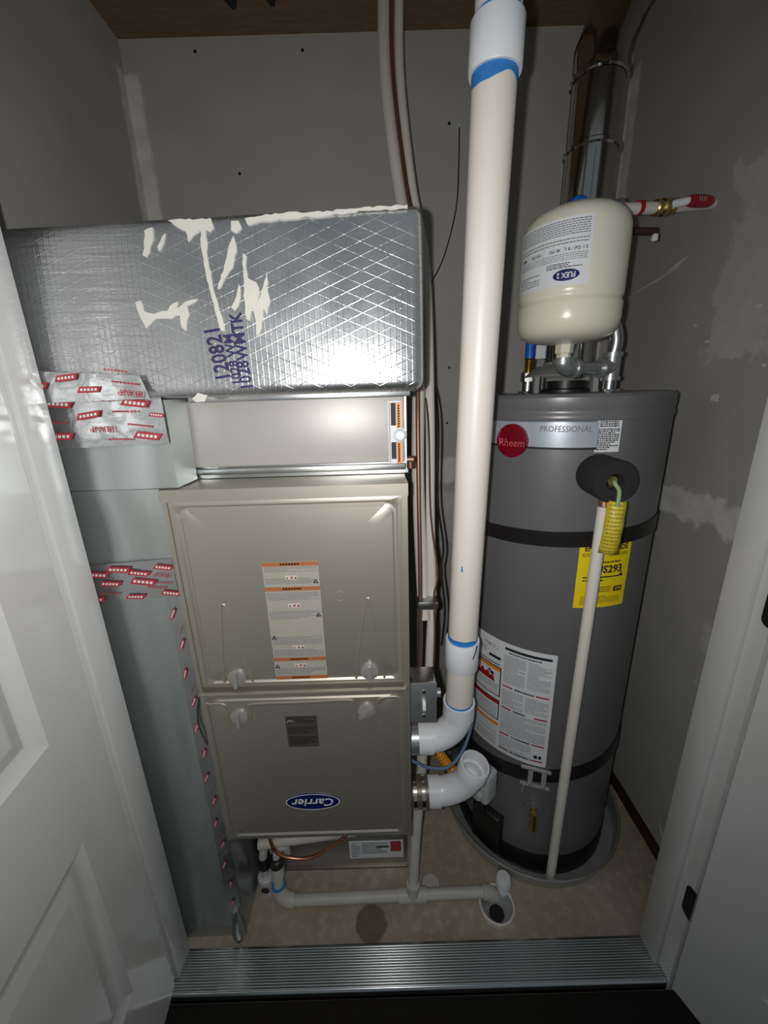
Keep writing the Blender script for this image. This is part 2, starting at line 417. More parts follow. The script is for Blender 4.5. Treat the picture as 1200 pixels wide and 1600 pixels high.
# scratch and plaster dabs on the right wall
for i, (a, b, wdt) in enumerate([((1.275, 1.55), (1.08, 1.575), 0.006), ((1.13, 1.572), (1.06, 1.59), 0.012), ((0.80, 0.14), (0.755, 0.095), 0.006)]):
    a = V((0, *a)); b = V((0, *b)); d = (b-a).normalized(); q = V((0, -d.z, d.y))*wdt/2
    sc = MB().prism([V((XR, p.y, p.z)) for p in (a, a+(b-a)*0.5+q, b, a+(b-a)*0.45-q*0.6)], 0, (-0.0012, 0, 0))
    mk('plaster_scratch', sc, 'mud', wr)
for (y, z, r) in [(0.90, 1.27, 0.016), (0.955, 1.39, 0.008), (0.84, 1.44, 0.006), (1.0, 1.43, 0.005), (0.80, 1.33, 0.006)]:
    dab = MB().prism([V((XR, y+r*math.cos(a)*random.uniform(0.5, 1.2), z+r*0.6*math.sin(a)*random.uniform(0.5, 1.2))) for a in [2*PI*k/9 for k in range(9)]], 0, (-0.0012, 0, 0))
    mk('plaster_dab', dab, 'mud', wr)
for (x, z) in [(0.222, 2.041), (0.234, 1.376), (0.23, 1.194), (-0.484, 2.219), (-0.187, 2.215), (-0.398, 1.936)]:
    mk('screw', MB().lathe([(0.0045, 0), (0.0045, -0.001), (0.002, -0.0014)], (x, YB, z), (0, 1, 0), 8), 'black', wb)
mk('cable_plate', MB().rbox((0.244, YB-0.003, 2.028), (0.258, YB, 2.042), 0.001, 1), 'gas_grey', wb)
# front wall of the closet either side of the doorway, header, jambs with stops
struct('wall_front', MB().box((-1.8, YF0, 0), (JL-0.03, YF1, 2.45)).box((JR+0.03, YF0, 0), (1.8, YF1, 2.45)).box((JL-0.03, YF0, 2.07), (JR+0.03, YF1, 2.45)), 'doorpaint')
jl = struct('trim_1', MB().box((JL-0.03, YF0, 0), (JL-0.010, YF1, 2.07)), 'doorpaint')
struct('door_stop', MB().rbox((JL-0.010, 0.577, 0), (JL, YF1, 2.06), 0.0015, 2), 'doorpaint', parent=jl)
jr = struct('trim_2', MB().box((JR+0.012, YF0, 0), (JR+0.03, YF1, 2.07)), 'doorpaint')
struct('door_stop', MB().rbox((JR, 0.578, 0), (JR+0.012, YF1, 2.06), 0.0015, 2), 'doorpaint', parent=jr)
struct('trim_3', MB().box((JL-0.03, YF0, 2.05), (JR+0.03, YF1, 2.07)), 'doorpaint')
for z0, z1 in ((0.925, 1.03), (0.238, 0.315)):
    mb = MB(); y0, y1 = 0.538, 0.560; r = 0.012; X0 = JR+0.012
    poly = [(y0, z1), (y0, z0)] + [(y1-r+r*math.sin(a), z0+r-r*math.cos(a)) for a in (0, .5, 1.05, PI/2)] + [(y1-r+r*math.cos(a), z1-r+r*math.sin(a)) for a in (0, .5, 1.05, PI/2)]
    mb.prism([(X0, y, z) for y, z in poly], 0, (-0.0022, 0, 0))
    mk('hinge', mb, 'bronze', jr)

def door(name, hinge, ang, wid, side, stile=0.098):
    """moulded two-panel leaf; local: a along the leaf from the hinge, n towards the closet-side face"""
    a = V((math.sin(ang)*side, -math.cos(ang), 0)); nrm = V((-side*math.cos(ang), -math.sin(ang), 0))
    H = V(hinge); P = lambda u, z, h: H+a*u+nrm*h+V((0, 0, z))
    z0, z1 = 0.012, 2.035; pan = [(0.23, 0.622), (0.82, 1.92)]; u0, u1 = stile, wid-stile
    mb = MB()
    def q(c): mb.add([P(*p) for p in c], [tuple(range(len(c)))])
    q([(0, z0, 0), (u0, z0, 0), (u0, z1, 0), (0, z1, 0)]); q([(u1, z0, 0), (wid, z0, 0), (wid, z1, 0), (u1, z1, 0)])
    for za, zb in ((z0, pan[0][0]), (pan[0][1], pan[1][0]), (pan[1][1], z1)): q([(u0, za, 0), (u1, za, 0), (u1, zb, 0), (u0, zb, 0)])
    t = -0.035
    q([(0, z0, t), (wid, z0, t), (wid, z1, t), (0, z1, t)])
    for c in ([(0, z0), (wid, z0)], [(wid, z0), (wid, z1)], [(wid, z1), (0, z1)], [(0, z1), (0, z0)]):
        q([(c[0][0], c[0][1], 0), (c[1][0], c[1][1], 0), (c[1][0], c[1][1], t), (c[0][0], c[0][1], t)])
    d = struct(name, mb, 'doorpaint', smooth=0)
    for za, zb in pan:
        m = MB(); L = [(0, 0), (0.006, -0.003), (0.020, -0.009), (0.026, -0.010), (0.030, -0.009), (0.046, -0.0025), (0.052, -0.002)]
        vs = []; fs = []
        for i, h in L: vs += [P(u0+i, za+i, h), P(u1-i, za+i, h), P(u1-i, zb-i, h), P(u0+i, zb-i, h)]
        for k in range(len(L)-1):
            for j in range(4): fs.append((k*4+j, k*4+(j+1) % 4, k*4+4+(j+1) % 4, k*4+4+j))
        e = (len(L)-1)*4; fs.append((e, e+1, e+2, e+3)); m.add(vs, fs)
        mk('panel', m, 'doorpaint', d, smooth=20)
    return d
door('door_1', (JL-0.006, 0.566, 0), math.radians(-7.0), 0.54, -1, 0.104)
door('door_2', (JR+0.016, 0.538, 0), math.radians(24), 0.54, 1, 0.118)
# ribbed aluminium threshold
mb = MB(); prof = [(YF0, -0.012), (YF0, 0.006), (YF0+0.004, 0.013)]
nr = 15
for i in range(nr):
    y = YF0+0.006+(YF1-YF0-0.012)*i/nr; d = (YF1-YF0-0.012)/nr
    prof += [(y+d*(0.5-0.48*math.cos(PI*k/6)), 0.0135+0.0015*math.sin(PI*k/6)) for k in range(7)]
prof += [(YF1-0.003, 0.013), (YF1, 0.004), (YF1, 0.0)]
n = len(prof); xs = (JL-0.008, JR+0.010)
mb.add([(x, y, z+0.001) for x in xs for y, z in prof], [(i, i+1, n+i+1, n+i) for i in range(n-1)]+[(n-1, 0, n, 2*n-1), tuple(range(n)), tuple(range(2*n-1, n-1, -1))])
th = mk('threshold', mb, 'alu', loc=(0.04, 0.59, 0), smooth=50)
tag(th, 'ribbed aluminium threshold strip across the closet doorway', 'threshold')

# ================================================================== FURNACE
K = 0.942
def FX(x): return x*K
def FZ(z): return 1.3+(z-1.3)*K
fY = 0.65; fx0, fx1 = -0.375, 0.0405; fz0, fz1 = 0.343, 1.154
furn = thing('furnace', ((fx0+fx1)/2, 0.95, fz0), 'taupe upright furnace with two front panels and upside-down blue oval badge', 'furnace')
mb = MB().box((fx0, fY+0.012, fz0), (fx1, 1.26, fz1))                        # casing
mb.box((fx0-0.001, fY-0.004, fz1-0.020), (fx1+0.001, fY+0.03, fz1+0.001))    # top front flange
mb.box((fx1-0.010, fY-0.002, fz0), (fx1, fY+0.02, fz1-0.018)).box((fx0, fY-0.001, fz0), (fx0+0.008, fY+0.02, fz1-0.018))
mk('casing', mb, 'taupe', furn, smooth=0)
def panel_emboss(name, x0, x1, z0, z1, rounds, Y, grooves, split):
    """pressed sheet door: slightly dished sheet with a raised border"""
    mb = MB(); L = [(0, 0.010), (0, 0.001), (0.002, 0), (0.010, 0), (0.0135, 0.0030), (0.017, 0.0030), (0.0205, 0.0006), (0.05, 0.0)]
    vs = []; fs = []; R = 0.016; ns = 6
    def loop(ins, h):
        r = max(0.0005, min(R, 0.004+ins)); out = []
        for cx, cz, a0 in ((x1-ins-r, z1-ins-r, 0), (x0+ins+r, z1-ins-r, PI/2), (x0+ins+r, z0+ins+r, PI), (x1-ins-r, z0+ins+r, 1.5*PI)):
            for k in range(ns+1):
                a = a0+PI/2*k/ns; out.append((cx+r*math.cos(a), Y+h, cz+r*math.sin(a)))
        return out
    for ins, h in L: vs += loop(ins, h)
    m = 4*(ns+1)
    for k in range(len(L)-1):
        for j in range(m): fs.append((k*m+j, k*m+(j+1) % m, k*m+m+(j+1) % m, k*m+m+j))
    fs.append(tuple((len(L)-1)*m+j for j in range(m)))
    mb.add(vs, fs); return mk(name, mb, 'taupe', furn, smooth=30)
up = panel_emboss('upper_door_panel', FX(-0.389), FX(0.036), FZ(0.722), FZ(1.126), True, fY, None, None)
lo = panel_emboss('lower_door_panel', fx0+0.003, FX(0.037), fz0+0.006, FZ(0.712), True, fY-0.004, None, None)
# rolled lip and stepped shoulder along the top of the lower panel
mb = MB().rbox((fx0+0.004, fY-0.011, FZ(0.7085)), (FX(0.036), fY, FZ(0.7155)), 0.003, 2)
mk('panel_lip', mb, 'taupe', lo)
def ridge(par, pts, r=0.0022, flat=0.6, name='embossed_ridge', Y=fY, mat='taupe'):
    P = bez([(FX(x), Y, FZ(z)) for x, z in pts], 8)
    mb = MB().sweep(P, r, 8)
    for v in mb.v: v.y = Y+(v.y-Y)*flat
    return mk(name, mb, mat, par)
yl = fY-0.004
ridge(lo, [(-0.385, 0.685), (-0.352, 0.683), (-0.345, 0.672), (-0.343, 0.64)], 0.0032, Y=yl)
ridge(lo, [(-0.296, 0.64), (-0.294, 0.672), (-0.286, 0.681), (-0.18, 0.682), (-0.088, 0.684), (-0.078, 0.674), (-0.075, 0.64)], 0.0032, Y=yl)
ridge(lo, [(-0.026, 0.64), (-0.024, 0.676), (-0.016, 0.687), (0.012, 0.689), (0.022, 0.686)], 0.0032, Y=yl)
ridge(up, [(-0.341, 0.735), (-0.335, 0.80), (-0.324, 0.90), (-0.319, 0.915), (-0.313, 0.90), (-0.297, 0.80), (-0.282, 0.735)], 0.0024, 0.8)
ridge(up, [(-0.068, 0.735), (-0.060, 0.80), (-0.042, 0.905), (-0.037, 0.919), (-0.032, 0.905), (-0.020, 0.80), (-0.009, 0.735)], 0.0024, 0.8)
ridge(lo, [(-0.349, 0.63), (-0.338, 0.56), (-0.325, 0.49), (-0.322, 0.485), (-0.319, 0.49), (-0.305, 0.56), (-0.293, 0.63)], 0.0011, 0.4, Y=yl)
ridge(lo, [(-0.078, 0.63), (-0.062, 0.56), (-0.046, 0.492), (-0.043, 0.488), (-0.040, 0.492), (-0.030, 0.56), (-0.022, 0.63)], 0.0011, 0.4, Y=yl)
def latch(par, x, z, Y, tilt):
    c = (FX(x), Y, FZ(z)); R = 0.0175
    k = mk('latch_knob', MB().lathe([(0, -0.0055), (R*0.8, -0.0055), (R, -0.004), (R, 0.001)], c, (0, 1, 0), 28), 'latch', par)
    a = V((math.sin(tilt), 0, math.cos(tilt))); b = V((a.z, 0, -a.x)); O = V(c)+V((0, -0.005, 0))
    q = [O+a*0.016+b*0.002, O-a*0.012+b*0.004, O-a*0.019+b*0.0025, O-a*0.019-b*0.0025, O-a*0.012-b*0.004, O+a*0.016-b*0.002]
    mb = MB(); mb.v = []; k2 = len(k.data.vertices)
    mb.prism(q, 0, (0, -0.0065, 0))
    # finger bar joined into the knob mesh
    bm = bmesh.new(); bm.from_mesh(k.data); org = root_of(par).location
    vv = [bm.verts.new(p-org) for p in mb.v]
    for f in mb.f: bm.faces.new([vv[i] for i in f])
    bmesh.ops.recalc_face_normals(bm, faces=bm.faces[:]); bm.to_mesh(k.data); bm.free()
latch(up, -0.313, 0.747, fY, 0.1); latch(up, -0.039, 0.753, fY, 0.0)
latch(lo, -0.320, 0.651, yl, 0.05); latch(lo, -0.049, 0.658, yl, 0.9)
mb = MB(); c = (FX(-0.089), fY+0.0002, FZ(0.925))
mb.lathe([(0.0106, 0.0), (0.0100, -0.0014), (0.0088, -0.0014), (0.0082, 0.0)], c, (0, 1, 0), 24, caps=False)
mb.lathe([(0.0045, 0.0), (0.004, -0.0008), (0.0025, -0.0008)], c, (0, 1, 0), 12)
mk('embossed_emblem', mb, 'taupe', up)
# warning label strip (print runs upside down)
pl = Plane((FX(-0.180), fY, FZ(0.870)), (1, 0, 0), (0, 0, 1))
hw, hh = 0.0500, 0.1235
lb = Label(furn, 'warning_label', pl, -hw, -hh, hw, hh, 'paper_g', label='grey paper warning strip with faded orange bars')
for v in (hh-0.004, 0.071, -hh+0.004, -0.078): lb.rect(-hw, v-0.004, hw, v+0.004, 'rust')
for v, sgn in ((hh-0.004, 1), (0.071, 1), (-hh+0.004, -1), (-0.078, -1)):
    for k in range(7): lb.rect(-0.018+k*0.005, v-0.0015, -0.0145+k*0.005, v+0.0015, 'ink')
for (a, b, rows, sd) in ((0.104, 0.114, 4, 1), (0.080, 0.092, 4, 2), (0.048, 0.064, 6, 3), (0.008, 0.026, 6, 4), (-0.046, -0.028, 6, 5), (-0.072, -0.056, 5, 6), (-0.113, -0.098, 4, 7)):
    lb.para(-hw+0.003, a, hw-0.003, b, rows, 'greyink', 0.6, sd)
for v in (0.093, 0.037, -0.052, -0.092):
    lb.rect(-0.011, v-0.0035, 0.011, v+0.0045, 'paper_m', 0.0005); lb.poly([(-0.009, v-0.002), (-0.006, v-0.002), (-0.0075, v+0.002)], 'ink', 0.0008).poly([(-0.002, v-0.002), (0.003, v-0.001), (0.002, v+0.003), (-0.001, v+0.0015)], 'redink', 0.0008).poly([(0.006, v-0.002), (0.0095, v-0.002), (0.009, v+0.001), (0.0065, v+0.0015)], 'ink', 0.0008)
for u, v in ((0.043, 0.084), (0.043, 0.016), (-0.044, -0.030), (-0.044, -0.094)):
    for k in range(3):
        a = PI/2+k*2*PI/3; lb.ell(u+0.0028*math.cos(a), v+0.0028*math.sin(a), 0.0020, 0.0020, 'ink', 0.0008, 8)
lb.done()
pl = Plane((FX(-0.190), yl, FZ(0.607)), (1, 0, 0), (0, 0, 1))
lb = Label(furn, 'rating_label', pl, -0.0315, -0.039, 0.0315, 0.039, 'silver_label', label='small grey rating label on the lower panel')
lb.para(-0.012, 0.022, 0.028, 0.036, 4, 'ink', 0.6, 11).para(-0.028, -0.006, 0.028, 0.012, 5, 'ink', 0.6, 12).para(-0.028, -0.034, 0.028, -0.012, 6, 'ink', 0.65, 13)
lb.rect(-0.029, 0.022, -0.016, 0.035, 'ink').text('W', -0.0225, 0.0285, 0.012, 'paper_g', 180, 0.02).done()
# oval badge, mounted upside down
pl = Plane((FX(-0.183), yl, FZ(0.406)), (1, 0, 0), (0, 0, 1)); rx, rz = 0.0585, 0.0225
def disc_part(name, rx, rz, pl, mat, h, label=None, n=48):
    mb = MB(); P = [pl.p(rx*math.cos(2*PI*k/n), rz*math.sin(2*PI*k/n), 0) for k in range(n)]; mb.prism(P, 0, pl.N*h)
    return mk(name, mb, mat, furn, smooth=0, label=label)
badge = disc_part('oval_badge', rx, rz, pl, 'navy', 0.0022, 'navy blue oval badge with white rim, lettering upside down')
lb = Label(badge, '', pl, 0, 0, 0, 0, None, th=0.0022)
m = lb.ink('white'); n = 48
for k in range(n):
    a, b = 2*PI*k/n, 2*PI*(k+1)/n
    m.add([pl.p(rr*rx*math.cos(t), ss*rz*math.sin(t), 0.0026) for rr, ss, t in ((1, 1, a), (1, 1, b), (0.965, 0.92, b), (0.965, 0.92, a))], [(0, 1, 2, 3)])
lb.text('Carrier', 0.0, 0.0, 0.030, 'white', 180, 0.012, 1.0, 0.0006, 0.22); lb.done()

# cased coil above the furnace
cY = 0.744; cx0, cx1, cz1 = -0.381, 0.046, 1.299
coil = thing('coil_cabinet', ((cx0+cx1)/2, 0.95, fz1), 'light grey coil cabinet between the furnace and the foil-faced duct', 'coil cabinet')
mk('casing', MB().box((cx0+0.006, cY+0.002, fz1+0.0015), (cx1, 1.24, cz1)).box((cx0+0.004, cY-0.006, fz1+0.0015), (cx1+0.002, cY+0.02, fz1+0.008)), 'galv', coil, smooth=0)
mk('front_panel', MB().rbox((cx0+0.016, cY-0.006, fz1+0.022), (cx1-0.004, cY+0.003, cz1-0.003), 0.003, 3), 'coilpaint', coil)
mk('drain_pan_edge', MB().rbox((cx0+0.010, cY-0.012, fz1+0.008), (cx1-0.002, cY+0.002, fz1+0.020), 0.003, 2), 'galv', coil)
mk('side_flange', MB().add([(cx0, cY-0.008, fz1+0.01), (cx0+0.016, cY-0.008, fz1+0.022), (cx0+0.012, cY-0.008, cz1-0.002), (cx0-0.006, cY-0.008, cz1-0.002), (cx0, cY+0.01, fz1+0.01), (cx0+0.016, cY+0.01, fz1+0.022), (cx0+0.012, cY+0.01, cz1-0.002), (cx0-0.006, cY+0.01, cz1-0.002)],
   [(0, 1, 2, 3), (4, 7, 6, 5), (0, 4, 5, 1), (1, 5, 6, 2), (2, 6, 7, 3), (3, 7, 4, 0)]), 'galv', coil, smooth=0)
pl = Plane((0.0245, cY-0.006, 1.229), (1, 0, 0), (0, 0, 1))
lb = Label(coil, 'caution_label', pl, -0.012, -0.057, 0.012, 0.057, 'paper', label='narrow white, black and orange caution label')
for a, b in ((0.006, 0.055), (-0.055, -0.015)): lb.rect(0.003, a, 0.011, b, 'orange').rect(-0.007, a+0.008, 0.002, b-0.001, 'ink')
for k in range(26):
    v = -0.053+k*0.0042; lb.rect(-0.0105, v, -0.0085, v+0.0028, 'greyink')
for k in range(9): lb.rect(0.0055, 0.011+k*0.0045, 0.0085, 0.014+k*0.0045, 'ink')
for k in range(8): lb.rect(0.0055, -0.052+k*0.0043, 0.0085, -0.049+k*0.0043, 'ink')
lb.done()
mk('white_plug', MB().lathe([(0.0, -0.016), (0.008, -0.016), (0.0105, -0.013), (0.0105, -0.004), (0.013, -0.003), (0.013, 0.0)], (0.033, cY-0.006, 1.226), (0, 1, 0), 24), 'pvc_w', coil)
mk('brass_stub', MB().stick((cx1-0.002, cY+0.02, fz1+0.022), (cx1+0.014, cY+0.02, fz1+0.022), 0.007).stick((cx1+0.008, cY+0.02, fz1+0.022), (cx1+0.008, cY+0.02, fz1+0.005), 0.005), 'oldcopper', coil)

# ================================================================== INSULATED DUCT
dY = 0.645; dx1 = 0.069; dz0, dz1 = 1.302, 1.558
duct = thing('insulated_duct', (-0.30, 0.95, dz0), 'silver foil-faced insulated duct box across the top of the furnace', 'duct')
mb = MB().rbox((XL+0.003, dY, dz0), (dx1, 1.36, dz1), 0.016, 4)
# a soft, uneven wrap: subdivide front and push gently
bm = bmesh.new(); vs = [bm.verts.new(p) for p in mb.v]
for f in mb.f: bm.faces.new([vs[i] for i in f])
long = [e for e in bm.edges if e.calc_length() > 0.15]
bmesh.ops.subdivide_edges(bm, edges=long, cuts=14, use_grid_fill=True)
from mathutils import noise as mnoise
def duct_dy(x, z):
    tz = max(0, min(1, (z-dz0)/(dz1-dz0)))
    return 0.022*max(0, tz-0.12)**1.6 + 0.0022*mnoise.noise(V((x, dY, z))*9.0) - 0.030*max(0, -0.36-x)*max(0, min(1, 1.2-tz)) + 0.010*max(0, abs(x+0.16)-0.12)**2*8
for v in bm.verts:
    if v.co.y < dY+0.03:
        v.co.y += duct_dy(v.co.x, v.co.z)
    if v.co.z > dz1-0.02: v.co.z += -0.012*max(0, min(1, (dx1-v.co.x)/0.6)) + 0.002*mnoise.noise(v.co*8)
mb = MB().bm(bm); mk('foil_facing', mb, 'foil', duct, smooth=60)
mk('pipe_gap_strip', MB().rbox((-0.315, dY+0.03, dz0-0.008), (dx1-0.02, dY+0.09, dz0+0.004), 0.002, 2), 'galv', duct)
def duct_y(x, z):
    return dY+duct_dy(x, z)
class DuctFace:
    def p(s, u, v, h): return V((u, duct_y(u, v)-0.0008-h, v))
plD = DuctFace()
lb = Label(duct, 'stamp', plD, 0, 0, 0, 0, None, th=0.0)
lb.text('120821', -0.243, 1.364, 0.033, 'blueink', 97, 0.018, 0.80)
lb.text('1028', -0.206, 1.332, 0.027, 'blueink', 95, 0.022, 0.80).text('WMTK', -0.208, 1.387, 0.025, 'blueink', 94, 0.028, 0.85).text('1028 WM', -0.222, 1.355, 0.020, 'blueink', 95, 0.022, 0.9)
lb.done()
for o in list(duct.children):
    if o.name.startswith('blue_print'): o.name = 'stamped_code'
def splash(par, pts, name='plaster_splash'):
    """dried plaster: outline in metres on the duct face"""
    rg = random.Random(len(pts)*7+int(pts[0][0]*1000)); out = []
    n = len(pts)
    for i in range(n):
        a = V(pts[i]); b = V(pts[(i+1) % n]); k = max(1, int((b-a).length/0.006))
        for j in range(k):
            p = a+(b-a)*j/k; out.append((p.x+rg.uniform(-0.0012, 0.0012), p.y+rg.uniform(-0.0012, 0.0012)))
    bm = bmesh.new(); vs = [bm.verts.new((x, duct_y(x, z)+0.001, z)) for x, z in out]; f = bm.faces.new(vs)
    r = bmesh.ops.extrude_face_region(bm, geom=[f])
    for v in r['geom']:
        if isinstance(v, bmesh.types.BMVert): v.co.y -= 0.0028
    bmesh.ops.triangulate(bm, faces=bm.faces[:])
    mk(name, MB().bm(bm), 'mud', par, smooth=0)
splash(duct, [(-0.294, 1.544), (-0.258, 1.544), (-0.232, 1.544), (-0.231, 1.533), (-0.236, 1.528), (-0.241, 1.529), (-0.243, 1.503), (-0.241, 1.475), (-0.238, 1.447), (-0.23, 1.409), (-0.229, 1.396), (-0.234, 1.395), (-0.238, 1.418), (-0.243, 1.447), (-0.249, 1.479), (-0.25, 1.511), (-0.25, 1.53), (-0.259, 1.525), (-0.268, 1.517), (-0.269, 1.529), (-0.284, 1.536)])
splash(duct, [(-0.204, 1.54), (-0.194, 1.541), (-0.191, 1.532), (-0.2, 1.524), (-0.206, 1.529)])
splash(duct, [(-0.202, 1.521), (-0.201, 1.502), (-0.209, 1.482), (-0.22, 1.468), (-0.23, 1.452), (-0.233, 1.454), (-0.225, 1.471), (-0.216, 1.494), (-0.208, 1.515)])
splash(duct, [(-0.191, 1.499), (-0.186, 1.494), (-0.19, 1.478), (-0.188, 1.466), (-0.177, 1.46), (-0.171, 1.445), (-0.178, 1.429), (-0.166, 1.453), (-0.16, 1.473), (-0.159, 1.432), (-0.165, 1.414), (-0.169, 1.424), (-0.174, 1.399), (-0.181, 1.386), (-0.182, 1.408), (-0.184, 1.425), (-0.191, 1.408), (-0.196, 1.412), (-0.195, 1.442), (-0.194, 1.47)])
splash(duct, [(-0.356, 1.438), (-0.347, 1.441), (-0.345, 1.425), (-0.33, 1.422), (-0.31, 1.426), (-0.302, 1.436), (-0.293, 1.438), (-0.296, 1.428), (-0.279, 1.439), (-0.266, 1.441), (-0.267, 1.437), (-0.282, 1.432), (-0.279, 1.419), (-0.285, 1.413), (-0.286, 1.398), (-0.293, 1.402), (-0.293, 1.419), (-0.313, 1.414), (-0.329, 1.414), (-0.346, 1.402), (-0.348, 1.408), (-0.351, 1.421)])
splash(duct, [(-0.33, 1.532), (-0.317, 1.535), (-0.318, 1.52), (-0.331, 1.497), (-0.336, 1.501), (-0.331, 1.517)])
splash(duct, [(-0.305, 1.524), (-0.299, 1.527), (-0.303, 1.516), (-0.313, 1.505), (-0.313, 1.51)])
splash(duct, [(-0.184, 1.543), (-0.135, 1.548), (-0.074, 1.549), (-0.022, 1.552), (0.047, 1.554), (0.047, 1.55), (-0.022, 1.548), (-0.075, 1.543), (-0.101, 1.542), (-0.136, 1.54), (-0.162, 1.539), (-0.181, 1.534)])
splash(duct, [(-0.292, 1.301), (-0.281, 1.308), (-0.268, 1.304), (-0.273, 1.295), (-0.287, 1.294)])
splash(duct, [(-0.201, 1.458), (-0.199, 1.452), (-0.204, 1.429), (-0.211, 1.423), (-0.215, 1.427), (-0.207, 1.442)])

# ================================================================== SHEET-METAL RETURN DUCT
rY = 0.656; rx0 = XL+0.012
ret = thing('return_duct', (-0.52, 0.95, 0), 'tall galvanised sheet-metal return duct left of the furnace, foil tape on its joints', 'duct')
def sheet_face(x0, x1a, x1b, z0, z1, y0, y1, bow, n=12, mz=14):
    """box whose front sheet is slightly bowed"""
    vs = []; fs = []
    for j in range(mz+1):
        z = z0+(z1-z0)*j/mz; xr = x1a+(x1b-x1a)*j/mz
        for i in range(n+1):
            x = x0+(xr-x0)*i/n
            vs.append((x, y0+bow*math.sin(PI*i/n)*math.sin(PI*j/mz), z))
    W = n+1
    for j in range(mz):
        for i in range(n): fs.append((j*W+i, j*W+i+1, (j+1)*W+i+1, (j+1)*W+i))
    k = len(vs); vs += [(x0, y1, z0), (x1a, y1, z0), (x1b, y1, z1), (x0, y1, z1)]
    fs += [(k, k+3, k+2, k+1), tuple([k, k+1]+[i for i in range(n, -1, -1)]), tuple([k+2, k+3]+[mz*W+i for i in range(n+1)])]
    fs += [tuple([k+1, k+2]+[j*W+n for j in range(mz, -1, -1)]), tuple([k+3, k]+[j*W for j in range(mz+1)])]
    return MB().add(vs, fs)
mk('lower_section', sheet_face(rx0, -0.381, -0.379, 0.0, 0.985, rY, 1.25, 0.007), 'sheet', ret, smooth=40)
mk('upper_section', sheet_face(rx0, -0.379, -0.3785, 0.985, 1.156, rY, 1.25, 0.006, mz=6), 'sheet', ret, smooth=40)
mk('transition', sheet_face(rx0, -0.346, -0.343, 1.157, 1.300, rY, 0.730, 0.002, mz=6), 'sheet', ret, smooth=40)
def crinkled(name, a, b, c, d, Y, nu, nv, amp, seed, par=ret):
    """strip of foil tape between corners a,b (bottom) and d,c (top), in x,z"""
    vs = []; fs = []; N = (nu+1)*(nv+1)
    for layer in (0, 1):
        for j in range(nv+1):
            for i in range(nu+1):
                u, v = i/nu, j/nv
                x = (a[0]*(1-u)+b[0]*u)*(1-v)+(d[0]*(1-u)+c[0]*u)*v; z = (a[1]*(1-u)+b[1]*u)*(1-v)+(d[1]*(1-u)+c[1]*u)*v
                h = amp*mnoise.noise(V((x*26, seed, z*26)))
                vs.append((x, Y-0.0016-(h if layer == 0 else -0.0018), z))
    for L in (0, 1):
        for j in range(nv):
            for i in range(nu):
                q = [L*N+j*(nu+1)+i, L*N+j*(nu+1)+i+1, L*N+(j+1)*(nu+1)+i+1, L*N+(j+1)*(nu+1)+i]; fs.append(tuple(q if L == 0 else q[::-1]))
    return mk(name, MB().add(vs, fs), 'tape', par, smooth=60)
XW = -0.60
t1 = crinkled('tape_band', (XW, 1.226), (-0.345, 1.232), (-0.346, 1.312), (XW, 1.326), rY-0.002, 40, 10, 0.0022, 1.0)
t0 = crinkled('tape_band', (-0.60, 1.300), (-0.352, 1.302), (-0.362, 1.336), (-0.60, 1.352), dY-0.008, 30, 6, 0.0016, 4.0, duct)
t2 = crinkled('tape_band', (XW, 0.945), (-0.3795, 0.955), (-0.379, 1.030), (XW, 1.016), rY, 36, 10, 0.0018, 2.0)
t3 = crinkled('corner_tape', (-0.409, 0.004), (-0.376, 0.004), (-0.378, 0.955), (-0.404, 0.955), rY, 6, 70, 0.0014, 3.0)
# loose tape end sagging at the floor
mk('loose_tape_end', MB().sweep(bez([(-0.392, rY-0.004, 0.10), (-0.391, rY-0.010, 0.05), (-0.388, rY-0.016, 0.012)], 6), [0.006, 0.008, 0.010, 0.011, 0.012, 0.013, 0.014, 0.015, 0.015, 0.014, 0.012, 0.010, 0.006], 10), 'tape', ret)
def tape_print(tape, Y, spots, seed):
    pt = Plane((0, Y-0.0045, 0), (1, 0, 0), (0, 0, 1)); L = Label(tape, '', pt, 0, 0, 0, 0, None, th=0.0); rg = random.Random(seed)
    for (x, z, rot, s, kind) in spots:
        c, n = math.cos(math.radians(rot)), math.sin(math.radians(rot)); q = lambda u, v: (x+(u*c-v*n)*s, z+(u*n+v*c)*s)
        if kind == 0:      # slanted red flag with pale streak
            L.poly([q(-0.020, -0.005), (q(0.016, -0.005)), q(0.022, 0.005), q(-0.014, 0.005)], 'redink')
            for k in range(5): L.poly([q(-0.013+k*0.006, -0.002), q(-0.009+k*0.006, -0.002), q(-0.008+k*0.006, 0.002), q(-0.012+k*0.006, 0.002)], 'paper', 0.0006)
        elif kind == 1:    # lettering
            L.text('181A-P', x, z, 0.015*s, 'redink', rot, 0.01)
        else:              # row of small words
            for k in range(7): L.poly([q(-0.022+k*0.0065, -0.0014), q(-0.0175+k*0.0065, -0.0014), q(-0.0175+k*0.0065, 0.0014), q(-0.022+k*0.0065, 0.0014)], 'redink')
    L.done()
tape_print(t1, rY-0.002, [(-0.505, 1.298, 175, 1.1, 0), (-0.462, 1.280, 188, 1.0, 0), (-0.430, 1.302, 180, 1.0, 2), (-0.455, 1.314, 185, 0.9, 0), (-0.385, 1.296, 172, 1.1, 0), (-0.372, 1.315, 172, 0.9, 1), (-0.405, 1.284, 178, 0.9, 2),
    (-0.375, 1.245, 172, 1.1, 0), (-0.385, 1.262, 172, 0.9, 2), (-0.42, 1.241, 178, 0.9, 2), (-0.445, 1.258, 178, 0.9, 1), (-0.515, 1.248, 180, 1.1, 0), (-0.52, 1.27, 178, 0.9, 2), (-0.355, 1.277, 172, 0.6, 0)], 5)
